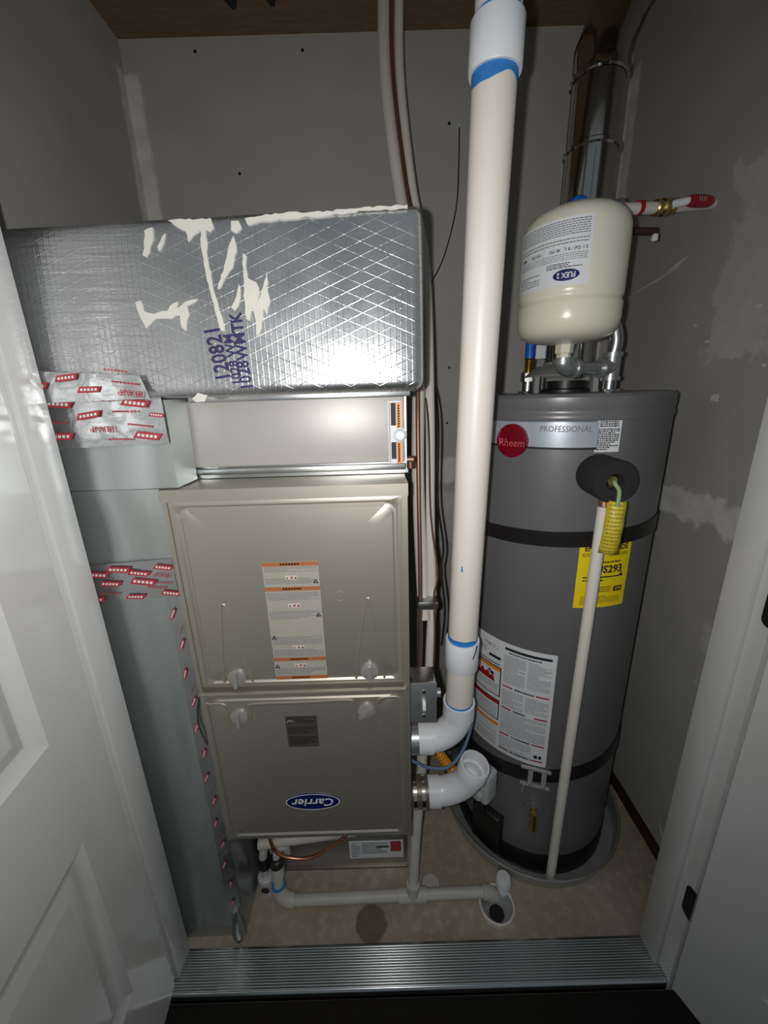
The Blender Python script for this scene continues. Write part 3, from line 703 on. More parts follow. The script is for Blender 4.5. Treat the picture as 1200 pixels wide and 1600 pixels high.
tape_print(t0, dY-0.008, [(-0.47, 1.336, 185, 0.9, 0), (-0.385, 1.326, 172, 0.9, 2), (-0.395, 1.344, 172, 0.8, 2), (-0.44, 1.318, 180, 0.9, 0), (-0.378, 1.311, 172, 0.9, 1), (-0.52, 1.325, 180, 1.0, 0)], 9)
tape_print(t2, rY, [(-0.515, 1.003, 176, 1.1, 0), (-0.475, 1.012, 176, 1.1, 0), (-0.44, 1.004, 172, 1.0, 0), (-0.495, 0.985, 176, 1.0, 0), (-0.435, 0.987, 172, 1.2, 0), (-0.395, 1.014, 172, 0.9, 0), (-0.40, 0.999, 172, 0.7, 1),
    (-0.415, 0.975, 175, 0.8, 2), (-0.455, 0.958, 178, 0.9, 0), (-0.39, 0.963, 172, 0.9, 0), (-0.50, 0.966, 176, 0.8, 2), (-0.53, 0.955, 176, 0.9, 0), (-0.40, 0.984, 175, 0.7, 2)], 6)
tape_print(t3, rY, [(-0.393+0.003*((k % 2)*2-1), 0.92-k*0.066, 62+(k % 3)*5, 0.62, 0) for k in range(14)]+[(-0.387, 0.885-k*0.132, 66, 0.5, 2) for k in range(7)], 7)

# ================================================================== STAND UNDER THE FURNACE
st = thing('furnace_stand', (-0.16, 1.02, 0), 'recessed galvanised plenum box carrying the furnace on the floor', 'furnace stand')
mk('box', MB().box((-0.345, 0.80, 0.0), (0.036, 1.25, fz0-0.001)), 'galv', st, smooth=0)
mk('floor_flange', MB().box((-0.352, 0.795, 0.0), (0.038, 0.80, 0.005)), 'rubber', st, smooth=0)
pl = Plane((-0.05, 0.80, 0.072), (1, 0, 0), (0, 0, 1))
lb = Label(st, 'rating_plate', pl, -0.076, -0.036, 0.076, 0.030, 'paper', label='white data label under the furnace')
lb.para(-0.04, -0.02, 0.03, 0.024, 6, 'greyink', 0.6, 21).para(-0.07, -0.032, -0.045, 0.02, 7, 'greyink', 0.6, 22).rect(0.040, -0.012, 0.070, 0.028, 'redink').rect(0.0, 0.004, 0.036, 0.010, 'ink').done()
dp = mk('drain_pipe', MB().stick((-0.352, 0.745, 0.185), (-0.10, 0.765, 0.195), 0.0135, n=20).stick((-0.10, 0.765, 0.195), (-0.02, 0.795, 0.205), 0.011, n=16), 'pvc_g', loc=(-0.25, 0.75, 0.17))
tag(dp, 'short white drain pipe slung under the furnace front edge', 'pipe')
ct = mk('copper_tube', MB().sweep(bez([(-0.312, 0.735, 0.335), (-0.312, 0.728, 0.215), (-0.285, 0.724, 0.172), (-0.225, 0.724, 0.160), (-0.17, 0.728, 0.185), (-0.11, 0.74, 0.235), (-0.09, 0.75, 0.338)], 10), 0.0048, 10), 'copper', loc=(-0.23, 0.73, 0.16))
tag(ct, 'thin copper tube looping below the furnace bottom', 'tube')

# ================================================================== CONDENSATE DRAIN
con = thing('condensate_drain', (-0.02, 0.715, 0.0), 'white condensate drain piping lying on the concrete floor', 'pipe')
zp = 0.019; r1 = 0.0135; rh = 0.0175
mk('floor_pipe', MB().stick((-0.285, 0.715, zp), (0.25, 0.722, zp), r1, n=20), 'pvc_g', con)
mk('tee', MB().stick((0.008, 0.7185, zp), (0.082, 0.7195, zp), rh, n=20).stick((0.046, 0.719, zp), (0.047, 0.721, zp+0.040), rh, n=20), 'pvc_g', con)
mk('riser', MB().sweep([(0.046, 0.719, zp+0.02), (0.058, 0.755, 0.18), (0.078, 0.800, 0.36), (0.086, 0.828, 0.50)], r1, 20), 'pvc_g', con)
mb = MB().sweep(arc((-0.268, 0.715, zp), (-0.308, 0.715, zp), (-0.308, 0.722, zp+0.042), 8), rh, 20)
mk('elbow', mb, 'pvc_g', con)
mk('trap_leg', MB().stick((-0.308, 0.722, zp+0.03), (-0.308, 0.735, 0.115), r1, n=20), 'pvc_g', con)
mk('primer_ring', MB().stick((-0.308, 0.7235, zp+0.040), (-0.308, 0.7240, zp+0.047), 0.0178, n=20), 'primer', con)
mk('upper_collar', MB().stick((-0.308, 0.7315, 0.090), (-0.308, 0.735, 0.122), rh, n=20), 'pvc_g', con)
mk('outlet_elbow', MB().sweep(arc((0.232, 0.722, zp), (0.268, 0.7222, zp), (0.268, 0.722, -0.022), 8), rh, 20), 'pvc_g', con)
trap = thing('condensate_trap', (-0.345, 0.745, 0.0), 'white moulded condensate trap with dark rubber boots under the furnace', 'trap')
mk('cup', MB().lathe([(0.014, 0.0), (0.020, 0.004), (0.023, 0.05), (0.022, 0.062), (0.016, 0.066)], (-0.348, 0.750, 0.0), n=24), 'gas_grey', trap)
mk('inlet_tube', MB().sweep(bez([(-0.350, 0.750, 0.06), (-0.350, 0.748, 0.10), (-0.345, 0.748, 0.15), (-0.34, 0.75, 0.168)], 6), 0.011, 16), 'pvc_g', trap)
mk('rubber_boot', MB().lathe([(0.012, 0), (0.017, 0.004), (0.017, 0.030), (0.013, 0.036)], (-0.346, 0.748, 0.098), n=20), 'black', trap)
mk('rubber_boot', MB().lathe([(0.012, 0), (0.018, 0.004), (0.018, 0.026), (0.013, 0.030)], (-0.308, 0.736, 0.118), n=20), 'black', trap)
mk('overflow_hook', MB().sweep(bez([(-0.308, 0.736, 0.14), (-0.305, 0.742, 0.166), (-0.288, 0.748, 0.168), (-0.283, 0.752, 0.14)], 8), 0.010, 14), 'gas_grey', trap)
mk('window_plug', MB().lathe([(0.0, -0.004), (0.010, -0.003), (0.011, 0.0)], (-0.346, 0.727, 0.040), (0.1, 1, 0.1), 16), 'wood', trap)
fd = thing('floor_drain', (0.265, 0.695, 0), 'round white drain hub set in the concrete floor', 'drain')
mk('rim', MB().lathe([(0.046, -0.02), (0.046, 0.010), (0.043, 0.013), (0.040, 0.010), (0.040, -0.02)], (0.265, 0.700, 0.0), n=40, caps=False), 'pvc', fd)
mk('well', MB().lathe([(0.040, 0.0045), (0.039, 0.0028), (0.0, 0.0018)], (0.265, 0.700, 0.0), n=40, caps=False), 'darksteel', fd)
mk('water', MB().lathe([(0.019, 0.0065), (0.0, 0.0065)], (0.260, 0.682, 0.0), n=24, caps=False), 'black', fd)
dc = mk('cleanout_cap', MB().lathe([(0.0245, 0.0), (0.0245, 0.003), (0.023, 0.005), (0.004, 0.005), (0.003, 0.006), (0, 0.006)], (0.098, 0.752, 0.0), n=32), 'pvc_g', loc=(0.098, 0.752, 0))
tag(dc, 'flat white disc cap on the floor beside the riser', 'cap')
pc = mk('capped_stub', MB().lathe([(0.018, 0.0), (0.018, 0.016), (0.020, 0.017), (0.020, 0.040), (0.017, 0.045), (0, 0.046)], (0.292, 0.738, 0.0), n=24), 'pvc_w', loc=(0.292, 0.738, 0))
tag(pc, 'short white capped pipe stub by the drain hub', 'pipe cap')

# ================================================================== PVC VENT AND AIR INTAKE
ro, rhub = 0.0302, 0.0355
vent = thing('vent_pipe', (0.156, 0.735, 0.50), 'thick white plastic vent pipe rising from the furnace to the ceiling', 'pipe')
pb = V((0.156, 0.735, 0.60)); pt_ = V((0.167, 0.675, 1.77)); dv = (pt_-pb)/(1.77-0.60)
at = lambda z: pb+dv*(z-0.60)
mk('riser', MB().stick(at(0.60), at(2.245), ro, n=40), 'pvc', vent)
Pn = [V((0.046, 0.735, 0.528))]+arc((0.086, 0.735, 0.528), (0.156, 0.735, 0.528), (0.156, 0.735, 0.598), 12)
mk('elbow', MB().sweep([V((0.070, 0.735, 0.528))]+Pn[1:]+[pb+dv*0.02], [rhub*0.97]+[ro*1.07]*(len(Pn)-1)+[ro*1.07], 32), 'pvc_w', vent)
mk('inlet_collar', MB().stick((0.064, 0.735, 0.528), (0.098, 0.735, 0.528), rhub, n=36), 'pvc_w', vent)
mk('outlet_hub', MB().stick(at(0.592), at(0.632), rhub, n=36), 'pvc_w', vent)
mk('rubber_sleeve', MB().stick((0.0425, 0.735, 0.528), (0.066, 0.735, 0.528), rhub*0.98, n=36), 'darksteel', vent)
mk('coupling', MB().lathe([(ro, 0), (rhub-0.001, 0.0), (rhub, 0.002), (rhub, 0.068), (rhub-0.001, 0.070), (ro, 0.070)], at(0.730), dv, 40, caps=False), 'pvc_w', vent)
mk('coupling', MB().lathe([(ro, 0), (rhub-0.001, 0.0), (rhub, 0.002), (rhub, 0.052), (rhub-0.001, 0.054), (ro, 0.054)], at(1.705), dv, 40, caps=False), 'pvc_w', vent)
def primer_band(z0, z1, ragged, up):
    n = 48; vs = []; fs = []; ax = dv.normalized(); u = ax.orthogonal().normalized(); q = ax.cross(u)
    for k in range(n):
        a = 2*PI*k/n; d = u*math.cos(a)+q*math.sin(a); e = ragged*mnoise.noise(V((math.cos(a)*1.3, math.sin(a)*1.3, z0*5)))
        for z in ((z0, z1+e) if up else (z0+e, z1)): vs.append(at(z)+d*(ro+0.0007))
    for k in range(n): fs.append((2*k, 2*((k+1) % n), 2*((k+1) % n)+1, 2*k+1))
    return MB().add(vs, fs)
mk('primer_band', primer_band(0.799, 0.812, 0.008, True), 'primer', vent)
mk('primer_band', primer_band(1.690, 1.706, 0.010, False), 'primer', vent)
mk('primer_band', primer_band(1.758, 1.765, 0.005, True), 'primer', vent)
mk('primer_band', primer_band(0.631, 0.638, 0.005, True), 'primer', vent)
mk('primer_drip', MB().sweep(bez([(at(0.80)+V((0.024, -0.0275, 0))), at(0.785)+V((0.0215, -0.0295, 0)), at(0.77)+V((0.016, -0.0325, 0))], 5), 0.0011, 6), 'navy', vent)
mk('primer_smear', MB().rbox(at(0.975)+V((-0.016, -0.0270, -0.006)), at(0.975)+V((-0.0125, -0.0255, 0.006)), 0.0006, 1), 'primer', vent)
intake = thing('intake_elbow', (0.15, 0.735, 0.33), 'open white plastic elbow on the furnace side, mouth turned upward', 'pipe fitting')
c0 = V((0.046, 0.735, 0.362)); A = arc((0.115, 0.735, 0.362), (0.182, 0.735, 0.366), (0.190, 0.728, 0.425), 12)
mk('elbow', MB().sweep([V((0.075, 0.735, 0.362))]+A, ro*1.07, 32, caps=False), 'pvc_w', intake)
mk('inlet_collar', MB().stick((0.088, 0.735, 0.362), (0.116, 0.735, 0.362), rhub, n=36), 'pvc_w', intake)
ax = (A[-1]-A[-2]).normalized()
mk('mouth', MB().lathe([(ro, -0.006), (rhub, -0.004), (rhub, 0.032), (rhub-0.0015, 0.034), (ro, 0.034), (ro-0.0005, 0.004), (0.0255, 0.003), (0.0255, -0.03)], A[-1], ax, 40, caps=False), 'pvc_w', intake)
mk('mouth_bottom', MB().lathe([(0.0255, -0.022), (0, -0.022)], A[-1], ax, 32, caps=False), 'pvc_w', intake)
mk('rubber_coupling', MB().lathe([(0.031, 0), (0.036, 0.001), (0.036, 0.044), (0.031, 0.045)], (0.0425, 0.735, 0.362), (1, 0, 0), 36), 'rubber', intake)
for x in (0.050, 0.070): mk('hose_clamp', MB().lathe([(0.0362, 0), (0.0372, 0.0005), (0.0372, 0.0085), (0.0362, 0.009)], (x, 0.735, 0.362), (1, 0, 0), 36, caps=False), 'chrome', intake)
# junction box with switch
jx0, jx1, jz0, jz1 = 0.0425, 0.0925, 0.658, 0.752
jb = thing('junction_box', ((jx0+jx1)/2, 0.68, jz0), 'small galvanised electrical box with a toggle on the furnace side', 'junction box')
mk('box', MB().rbox((jx0, 0.652, jz0), (jx1, 0.70, jz1), 0.003, 2), 'steel', jb)
mk('cover_plate', MB().rbox((jx0-0.001, 0.648, jz0-0.001), (jx1+0.001, 0.652, jz1+0.001), 0.0015, 2), 'darksteel', jb)
mk('toggle', MB().rbox((jx0+0.022, 0.636, jz0+0.038), (jx0+0.029, 0.649, jz0+0.056), 0.002, 2), 'pvc_w', jb)
for z in (jz0+0.018, jz1-0.018): mk('screw', MB().lathe([(0.0, -0.003), (0.003, -0.0025), (0.0045, 0)], (jx0+0.0255, 0.648, z), (0, 1, 0), 14), 'chrome', jb)
mk('cable_clamp', MB().lathe([(0.012, 0), (0.012, 0.006), (0.009, 0.007), (0.009, 0.014)], (jx1-0.001, 0.68, jz0+0.045), (1, 0, 0), 16), 'darksteel', jb)

# ================================================================== LINE SET, WIRES
def line(name, pts, r, mat, label, cat, n=12, group=None):
    P = bez(pts, 10); o = mk(name, MB().sweep(P, r, n), mat, loc=pts[0]); return tag(o, label, cat, group)
ls = thing('line_set', (0.09, 1.0, 0.30), 'white insulated refrigerant lines with bare copper line taped alongside', 'pipes')
mk('insulated_pipe', MB().sweep(bez([(0.037, 1.30, 2.245), (0.036, 1.26, 2.05), (0.062, 1.20, 1.80), (0.092, 1.12, 1.60), (0.093, 1.02, 1.35), (0.086, 0.96, 1.10), (0.092, 0.93, 0.86), (0.096, 0.90, 0.74)], 10), 0.0155, 18), 'pvc', ls)
mk('drain_hose', MB().sweep(bez([(0.074, 1.28, 2.245), (0.072, 1.25, 2.05), (0.094, 1.19, 1.80), (0.122, 1.12, 1.60), (0.120, 1.00, 1.25), (0.116, 0.95, 1.0), (0.118, 0.92, 0.80), (0.110, 0.895, 0.66), (0.106, 0.885, 0.56)], 10), 0.0115, 16), 'pvc', ls)
mk('copper_line', MB().sweep(bez([(0.055, 1.265, 2.245), (0.054, 1.235, 2.05), (0.078, 1.17, 1.80), (0.104, 1.085, 1.60), (0.088, 0.975, 1.30), (0.086, 0.935, 1.05), (0.086, 0.905, 0.85), (0.084, 0.885, 0.70), (0.076, 0.862, 0.55)], 10), 0.0055, 12), 'oldcopper', ls)
line('black_wire', [(0.150, 1.30, 1.40), (0.139, 1.00, 1.25), (0.135, 0.96, 1.05), (0.150, 0.95, 0.92), (0.142, 0.93, 0.86), (0.150, 0.91, 0.76), (0.142, 0.90, 0.66)], 0.0028, 'black', 'black wire hanging nearest the vent pipe, right of copper line', 'wire', 8)
line('brown_wire', [(0.118, 1.25, 1.40), (0.110, 0.965, 1.25), (0.112, 0.915, 1.02), (0.126, 0.885, 0.88), (0.116, 0.870, 0.82), (0.118, 0.862, 0.72), (0.112, 0.845, 0.60)], 0.0022, 'oldcopper', 'thin brown wire twisting down beside the black wire', 'wire', 8)
line('thermostat_wire', [(0.251, YB-0.004, 2.030), (0.250, YB-0.012, 1.93), (0.243, YB-0.016, 1.82), (0.205, 1.40, 1.69), (0.150, 1.385, 1.60), (0.10, 1.378, 1.52)], 0.0018, 'black', 'thin dark wire drooping from a hole in the back wall', 'wire', 6)
line('blue_wire', [(0.046, 0.70, 0.500), (0.085, 0.70, 0.478), (0.130, 0.695, 0.485), (0.170, 0.72, 0.515), (0.196, 0.76, 0.565), (0.202, 0.80, 0.62)], 0.0035, 'bluewire', 'blue-grey cable curving under the upper white elbow', 'cable', 8)
mk('tape_wrap', MB().rbox((0.076, 0.880, 0.775), (0.130, 0.955, 0.800), 0.006, 2), 'galv', ls)
line('grey_wire', [(-0.3775, 0.652, 0.735), (-0.386, 0.650, 0.70), (-0.387, 0.649, 0.66), (-0.3785, 0.651, 0.615)], 0.0022, 'galv', 'short grey wire bowed out from the left furnace edge', 'wire', 8)
gl = thing('gas_hose', (0.14, 0.82, 0.30), 'yellow corrugated gas hose behind the open elbow', 'hose')
Pg = bez([(0.046, 0.86, 0.42), (0.085, 0.85, 0.42), (0.115, 0.83, 0.395), (0.150, 0.82, 0.345), (0.185, 0.815, 0.305)], 14)
mk('hose', MB().sweep(Pg, [0.0125+(0.0016 if i % 2 else -0.0010) for i in range(len(Pg))], 14), 'yellowflex', gl)
mk('end_nut', MB().lathe([(0.017, 0), (0.017, 0.022)], (0.060, 0.855, 0.42), (1, 0, 0), 6), 'brass', gl)

# ================================================================== WATER HEATER
AZ = math.radians(24.0); TCx, TCy, TR = 0.4393, 0.9866, 0.221
ch = V((math.sin(AZ), math.cos(AZ), 0)); rh_ = V((math.cos(AZ), -math.sin(AZ), 0))
def tdir(phi): f = math.radians(phi); return rh_*math.sin(f)-ch*math.cos(f)
def tpt(phi, z, h=0.0): return V((TCx, TCy, z))+tdir(phi)*(TR+h)
pan = mk('drain_pan', MB().lathe([(0.0, 0.0), (0.252, 0.0), (0.262, 0.052), (0.266, 0.054), (0.268, 0.050), (0.2665, 0.047), (0.263, 0.048), (0.2535, 0.0025), (0.0, 0.0025)], (TCx, TCy, 0.0005), n=72, caps=False), 'alu_pan', loc=(TCx, TCy, 0))
tag(pan, 'shallow round metal drain pan under the water heater', 'pan')
wh = thing('water_heater', (TCx, TCy, 0.003), 'tall grey cylindrical gas water heater with round red badge', 'water heater')
zt = 1.288
mk('jacket', MB().lathe([(TR-0.006, 0.004), (TR, 0.010), (TR, 1.245)], (TCx, TCy, 0), n=96), 'tank', wh)
mk('top_cap', MB().lathe([(TR+0.001, 1.238), (TR+0.0022, 1.241), (TR+0.0022, 1.249), (TR+0.0005, 1.252), (TR+0.0005, 1.258), (TR+0.0018, 1.261), (TR+0.0018, 1.282), (TR-0.003, 1.288), (TR-0.02, 1.290), (0.0, 1.290)], (TCx, TCy, 0), n=96), 'tank', wh)
mk('base_ring', MB().lathe([(TR+0.0015, 0.006), (TR+0.0015, 0.075), (TR, 0.078)], (TCx, TCy, 0), n=96, caps=False), 'black', wh)
CY = lambda phi, z: Cyl((TCx, TCy), TR, phi, z, AZ)
# silver banner
def curved_plate(name, phi0, phi1, z0f, z1f, mat, th=0.0012, n=40, label=None):
    vs = []; fs = []
    for i in range(n+1):
        f = phi0+(phi1-phi0)*i/n; a, b = z0f(f), z1f(f)
        vs += [tpt(f, a, 0), tpt(f, b, 0), tpt(f, b, th), tpt(f, a, th)]
    for i in range(n): fs += [(i*4+k, i*4+4+k, i*4+4+(k+1) % 4, i*4+(k+1) % 4) for k in range(4)]
    fs += [(0, 1, 2, 3), (n*4+3, n*4+2, n*4+1, n*4)]
    return mk(name, MB().add(vs, fs), mat, wh, smooth=30, label=label)
zb = lambda f: 1.1865+0.0022*((f+8)/24)**2*0.4
bn = curved_plate('banner', -75, 17.5, zb, lambda f: 1.236, 'banner', label='silver-blue banner strip with raised lettering')
curved_plate('banner_edge', -75, 17.5, lambda f: zb(f)-0.004, lambda f: zb(f)+0.0004, 'ink', 0.0014)
lb = Label(bn, '', CY(0, 1.2225), 0, 0, 0, 0, None, th=0.0012)
lb.text('PROFESSIONAL', 0.009, 0.0, 0.0165, 'greyink', 0, 0.012, 0.84).done()
# round red badge
dphi = -24; bc = tpt(dphi, 1.197, 0.004); bN = tdir(dphi); bU = V((-bN.y, bN.x, 0)); bU = bU if bU.dot(rh_) > 0 else -bU
bo = mk('round_badge', MB().lathe([(0.0345, -0.006), (0.0345, 0.003), (0.033, 0.0045), (0.0, 0.0055)], bc, bN, 48), 'badge', wh, label='glossy dark red round badge')
lb = Label(bo, '', Plane(bc+bN*0.0052, bU, (0, 0, 1)), 0, 0, 0, 0, None, th=0.0)
lb.text('Rheem', 0.003, -0.004, 0.0225, 'badgeink', 0, 0.0, 0.95, shear=0.15)
for k in range(20):
    a, b = 1.9+k*0.16, 1.9+(k+1)*0.16; e = lambda t, r: (-0.021+r*0.008*math.cos(t), 0.008+r*0.014*math.sin(t))
    lb.poly([e(a, 1), e(b, 1), e(b, 0.86), e(a, 0.86)], 'badgeink')
lb.done()
# white sticker
lb = Label(wh, 'sticker', CY(22.5, 1.2095), -0.0232, -0.031, 0.0232, 0.031, 'paper', label='small white notice sticker with dense print')
lb.para(-0.018, 0.016, 0.018, 0.028, 3, 'ink', 0.7, 31).para(-0.020, -0.028, 0.020, 0.014, 12, 'ink', 0.7, 32).done()
# yellow energy label
ye = CY(30.5, 0.915); hw = 0.0585
lb = Label(wh, 'energy_label', ye, -hw, -0.076, hw, 0.076, 'yellow', label='bright yellow energy label')
lb.text('ENERGYGUIDE', 0.0, 0.0625, 0.0165, 'ink', 0, 0.035, 0.88).para(-0.052, 0.043, -0.006, 0.052, 3, 'ink', 0.55, 41).para(0.004, 0.043, 0.050, 0.052, 3, 'ink', 0.55, 42)
lb.para(-0.03, 0.028, 0.035, 0.033, 1, 'ink', 0.8, 43).text('US293', 0.010, 0.0135, 0.0235, 'ink', 0, 0.03).rect(-0.046, -0.005, 0.046, -0.002, 'ink').poly([(0.036, -0.003), (0.042, 0.008), (0.044, -0.003)], 'ink')
lb.para(-0.046, -0.014, 0.0, -0.009, 1, 'ink', 0.7, 44).para(-0.035, -0.041, 0.02, -0.026, 3, 'ink', 0.5, 45).rect(0.026, -0.040, 0.048, -0.028, 'ink').text('3799', 0.037, -0.034, 0.008, 'yellow', 0, 0.02, lift=0.001)
lb.para(-0.046, -0.070, 0.046, -0.048, 6, 'ink', 0.45, 46).done()
# large white instruction label
wl_ = CY(-33, 0.548); L0 = -0.168; hw = 0.168; hh = 0.165
lb = Label(wh, 'instruction_label', wl_, -hw, -hh, hw, hh, 'paper', label='large white instruction label with red bars and framed warnings')
lb.rect(0.050, hh-0.018, hw-0.010, hh-0.011, 'ink').para(0.06, hh-0.027, hw-0.03, hh-0.022, 1, 'ink', 0.8, 50)
cA, cB = (0.050, 0.102), (0.108, hw-0.008)
for (a, b, rows, sd) in ((hh-0.112, hh-0.032, 22, 51), (hh-0.182, hh-0.132, 13, 53)):
    lb.para(cA[0], a, cA[1], b, rows, 'greyink', 0.5, sd).para(cB[0], a+0.004, cB[1], b, rows, 'greyink', 0.5, sd+1)
lb.para(cA[0], -0.098, cB[1], -0.028, 18, 'greyink', 0.5, 57).para(cA[0], -hh+0.008, cB[1]-0.03, -hh+0.055, 11, 'greyink', 0.5, 59)
for v in (hh-0.122, -0.022, -hh+0.062, -hh+0.014):
    lb.rect(cA[0], v-0.002, cA[0]+0.025, v+0.002, 'red').rect(cB[1]-0.030, v-0.002, cB[1], v+0.002, 'red').para(cA[0]+0.03, v-0.003, cB[1]-0.034, v+0.003, 1, 'ink', 0.9, int(v*1000)+300)
lb.rect(cB[1]-0.022, -hh+0.022, cB[1]-0.014, -hh+0.032, 'ink').rect(cB[1]-0.011, -hh+0.022, cB[1]-0.004, -hh+0.032, 'ink')
lb.rect(-0.16, hh-0.016, -0.06, hh-0.012, 'ink').para(-0.15, hh-0.050, -0.002, hh-0.032, 5, 'greyink', 0.5, 61).text('M89 E.2', 0.012, hh-0.024, 0.013, 'greyink').rect(0.006, hh-0.057, 0.040, hh-0.049, 'ink').para(-0.150, hh-0.075, 0.040, hh-0.062, 2, 'ink', 0.7, 62)
def framed(u0, v0, u1, v1, head):
    lb.rect(u0, v0, u1, v1, 'ink', 0.0003).rect(u0+0.003, v0+0.003, u1-0.003, v1-0.003, 'paper', 0.0005)
    lb.rect(u0+0.003, v1-0.013, u1-0.003, v1-0.003, head, 0.0007)
framed(-0.165, 0.000, 0.044, 0.088, 'orange'); framed(-0.165, -0.072, 0.044, -0.010, 'red')
flame = [(-0.075, 0.040), (-0.066, 0.056), (-0.062, 0.050), (-0.052, 0.066), (-0.045, 0.054), (-0.034, 0.064), (-0.028, 0.052), (-0.018, 0.058), (-0.012, 0.040)]
flame = [(u+0.040, v) for u, v in flame]; lb.poly(flame, 'red', 0.0009).ell(0.018, 0.062, 0.006, 0.005, 'ink', 0.0010, 12).ell(0.010, 0.067, 0.004, 0.004, 'ink', 0.0010, 12)
S0 = lb.th; lb.th += 0.0006
lb.para(-0.158, 0.006, 0.037, 0.036, 6, 'greyink', 0.5, 63).para(-0.158, -0.068, 0.037, -0.028, 8, 'greyink', 0.5, 64); lb.th = S0
lb.rect(-0.165, -0.090, 0.044, -0.081, 'orange').para(-0.160, -hh+0.008, 0.040, -0.095, 14, 'greyink', 0.5, 65)
lb.done()
# relief valve in its foam sleeve
fphi, fz = 19.6, 1.135; fN = tdir(fphi); fb = tpt(fphi, fz, -0.004)
mk('foam_sleeve', MB().lathe([(0.040, 0), (0.040, 0.074), (0.038, 0.078), (0.016, 0.078), (0.013, 0.070), (0.013, 0.02)], fb, fN, 48, caps=False), 'foam', wh)
mk('relief_valve', MB().lathe([(0.012, 0.0), (0.012, 0.060), (0.009, 0.066), (0.0, 0.066)], fb, fN, 20), 'brass', wh)
# nipples, draft hood
ND = V((0.595, -0.805, 0)).normalized(); cold = V((TCx, TCy, 0))+ND*0.1015; hot = V((TCx, TCy, 0))-ND*0.1015
for q in (cold, hot): mk('nipple', MB().stick(q+V((0, 0, 1.289)), q+V((0, 0, 1.322)), 0.0135, n=20).lathe([(0.024, 0), (0.022, 0.005), (0.0135, 0.006)], q+V((0, 0, 1.289)), n=24), 'steel', wh)
FC = V((0.446, 1.002, 0))
hood = mk('draft_hood', MB().lathe([(0.092, 1.326), (0.093, 1.329), (0.070, 1.349), (0.053, 1.352), (0.053, 1.358)], FC, n=40, caps=False), 'hood', wh)
for k in range(4):
    a = math.radians(20+90*k); p = FC+V((math.cos(a), math.sin(a), 0))*0.086
    mk('hood_leg', MB().rbox(p+V((-0.006, -0.006, 1.289)), p+V((0.006, 0.006, 1.330)), 0.001, 1), 'hood', hood)
mk('flue_collar', MB().lathe([(0.058, 1.289), (0.058, 1.296), (0.045, 1.299), (0.045, 1.316), (0.0, 1.316)], FC, n=32), 'black', wh)
# gas control, drain valve, burner door
gphi = -25; gN = tdir(gphi); gU = V((-gN.y, gN.x, 0)); gU = gU if gU.dot(rh_) > 0 else -gU; g0 = tpt(gphi, 0.284, 0)
def obox(mb, u0, u1, v0, v1, h0, h1, r=0.006, O=g0, U=gU, N=gN, seg=3):
    b = MB().rbox((u0, v0, h0), (u1, v1, h1), r, seg)
    for p in b.v: q = O+U*p.x+V((0, 0, p.y))+N*p.z; mb.v.append(q)
    k = len(mb.v)-len(b.v); mb.f += [tuple(i+k for i in f) for f in b.f]; return mb
mk('gas_valve_bracket', obox(MB(), -0.022, 0.022, -0.025, 0.025, -0.01, 0.012), 'black', wh)
gv = mk('gas_control', obox(MB(), -0.030, 0.030, -0.045, 0.050, 0.010, 0.060, 0.009), 'gas_grey', wh, label='light grey gas control box')
mk('control_label', obox(MB(), -0.019, 0.019, 0.004, 0.042, 0.0595, 0.0612, 0.0005, seg=1), 'paper', gv)
mk('control_dial', MB().lathe([(0.016, 0.059), (0.016, 0.066), (0.013, 0.068), (0, 0.068)], g0+V((0, 0, -0.022)), gN, 24), 'gas_grey', gv)
mk('control_print', obox(MB(), -0.017, 0.017, 0.036, 0.0405, 0.061, 0.0616, 0.0001, seg=1), 'navy', gv)
mk('burner_cover', obox(MB(), -0.040, 0.048, 0.04-0.284, 0.170-0.284, -0.012, 0.022, 0.008), 'black', wh)
mk('burner_tube', MB().sweep(bez([g0+gN*0.035+V((0, 0, -0.04)), g0+gN*0.032+V((0, 0, -0.08)), g0+gN*0.022+V((0, 0, -0.12)), g0+gN*0.012+V((0, 0, -0.15))], 6), 0.006, 10), 'black', wh)
dph = 6; dN = tdir(dph); d0 = tpt(dph, 0.238, 0)
esc = mk('drain_escutcheon', MB().lathe([(0.026, 0), (0.025, 0.004), (0.014, 0.006), (0.0, 0.006)], d0, dN, 28), 'tank', wh)
mk('drain_valve', MB().stick(d0, d0+dN*0.030, 0.009, n=16).stick(d0+dN*0.024+V((0, 0, 0.014)), d0+dN*0.030+V((0, 0, -0.030)), 0.0085, 0.010, 16).stick(d0+dN*0.030+V((0, 0, -0.030)), d0+dN*0.031+V((0, 0, -0.042)), 0.006, n=16), 'brass', wh)

# straps
def strap(name, zf, wdt, label, drop):
    t = thing(name, (TCx, TCy, zf(0)-wdt/2), label, 'strap', 'straps around the water heater'); n = 96; vs = []; fs = []
    for i in range(n):
        f = 360*i/n; z = zf(f)
        for h, dz in ((0.0006, -wdt/2), (0.0006, wdt/2), (0.003, wdt/2), (0.003, -wdt/2)): vs.append(tpt(f, z+dz, h))
    for i in range(n):
        j = (i+1) % n; fs += [(i*4+k, j*4+k, j*4+(k+1) % 4, i*4+(k+1) % 4) for k in range(4)]
    mk('band', MB().add(vs, fs), 'strap', t, smooth=40); return t
strap('tank_strap', lambda f: 0.996+0.012*math.sin(math.radians(f-6)), 0.034, 'black metal strap around the upper third of the water heater', 0)
s2 = strap('tank_strap', lambda f: 0.352+0.040*math.sin(math.radians(f-4)), 0.042, 'black strap with metal buckle around the base of the water heater', 0)
bph = 5; b0 = tpt(bph, 0.350, 0.003); bN_ = tdir(bph); bU_ = V((-bN_.y, bN_.x, 0)); bU_ = bU_ if bU_.dot(rh_) > 0 else -bU_
m = MB()
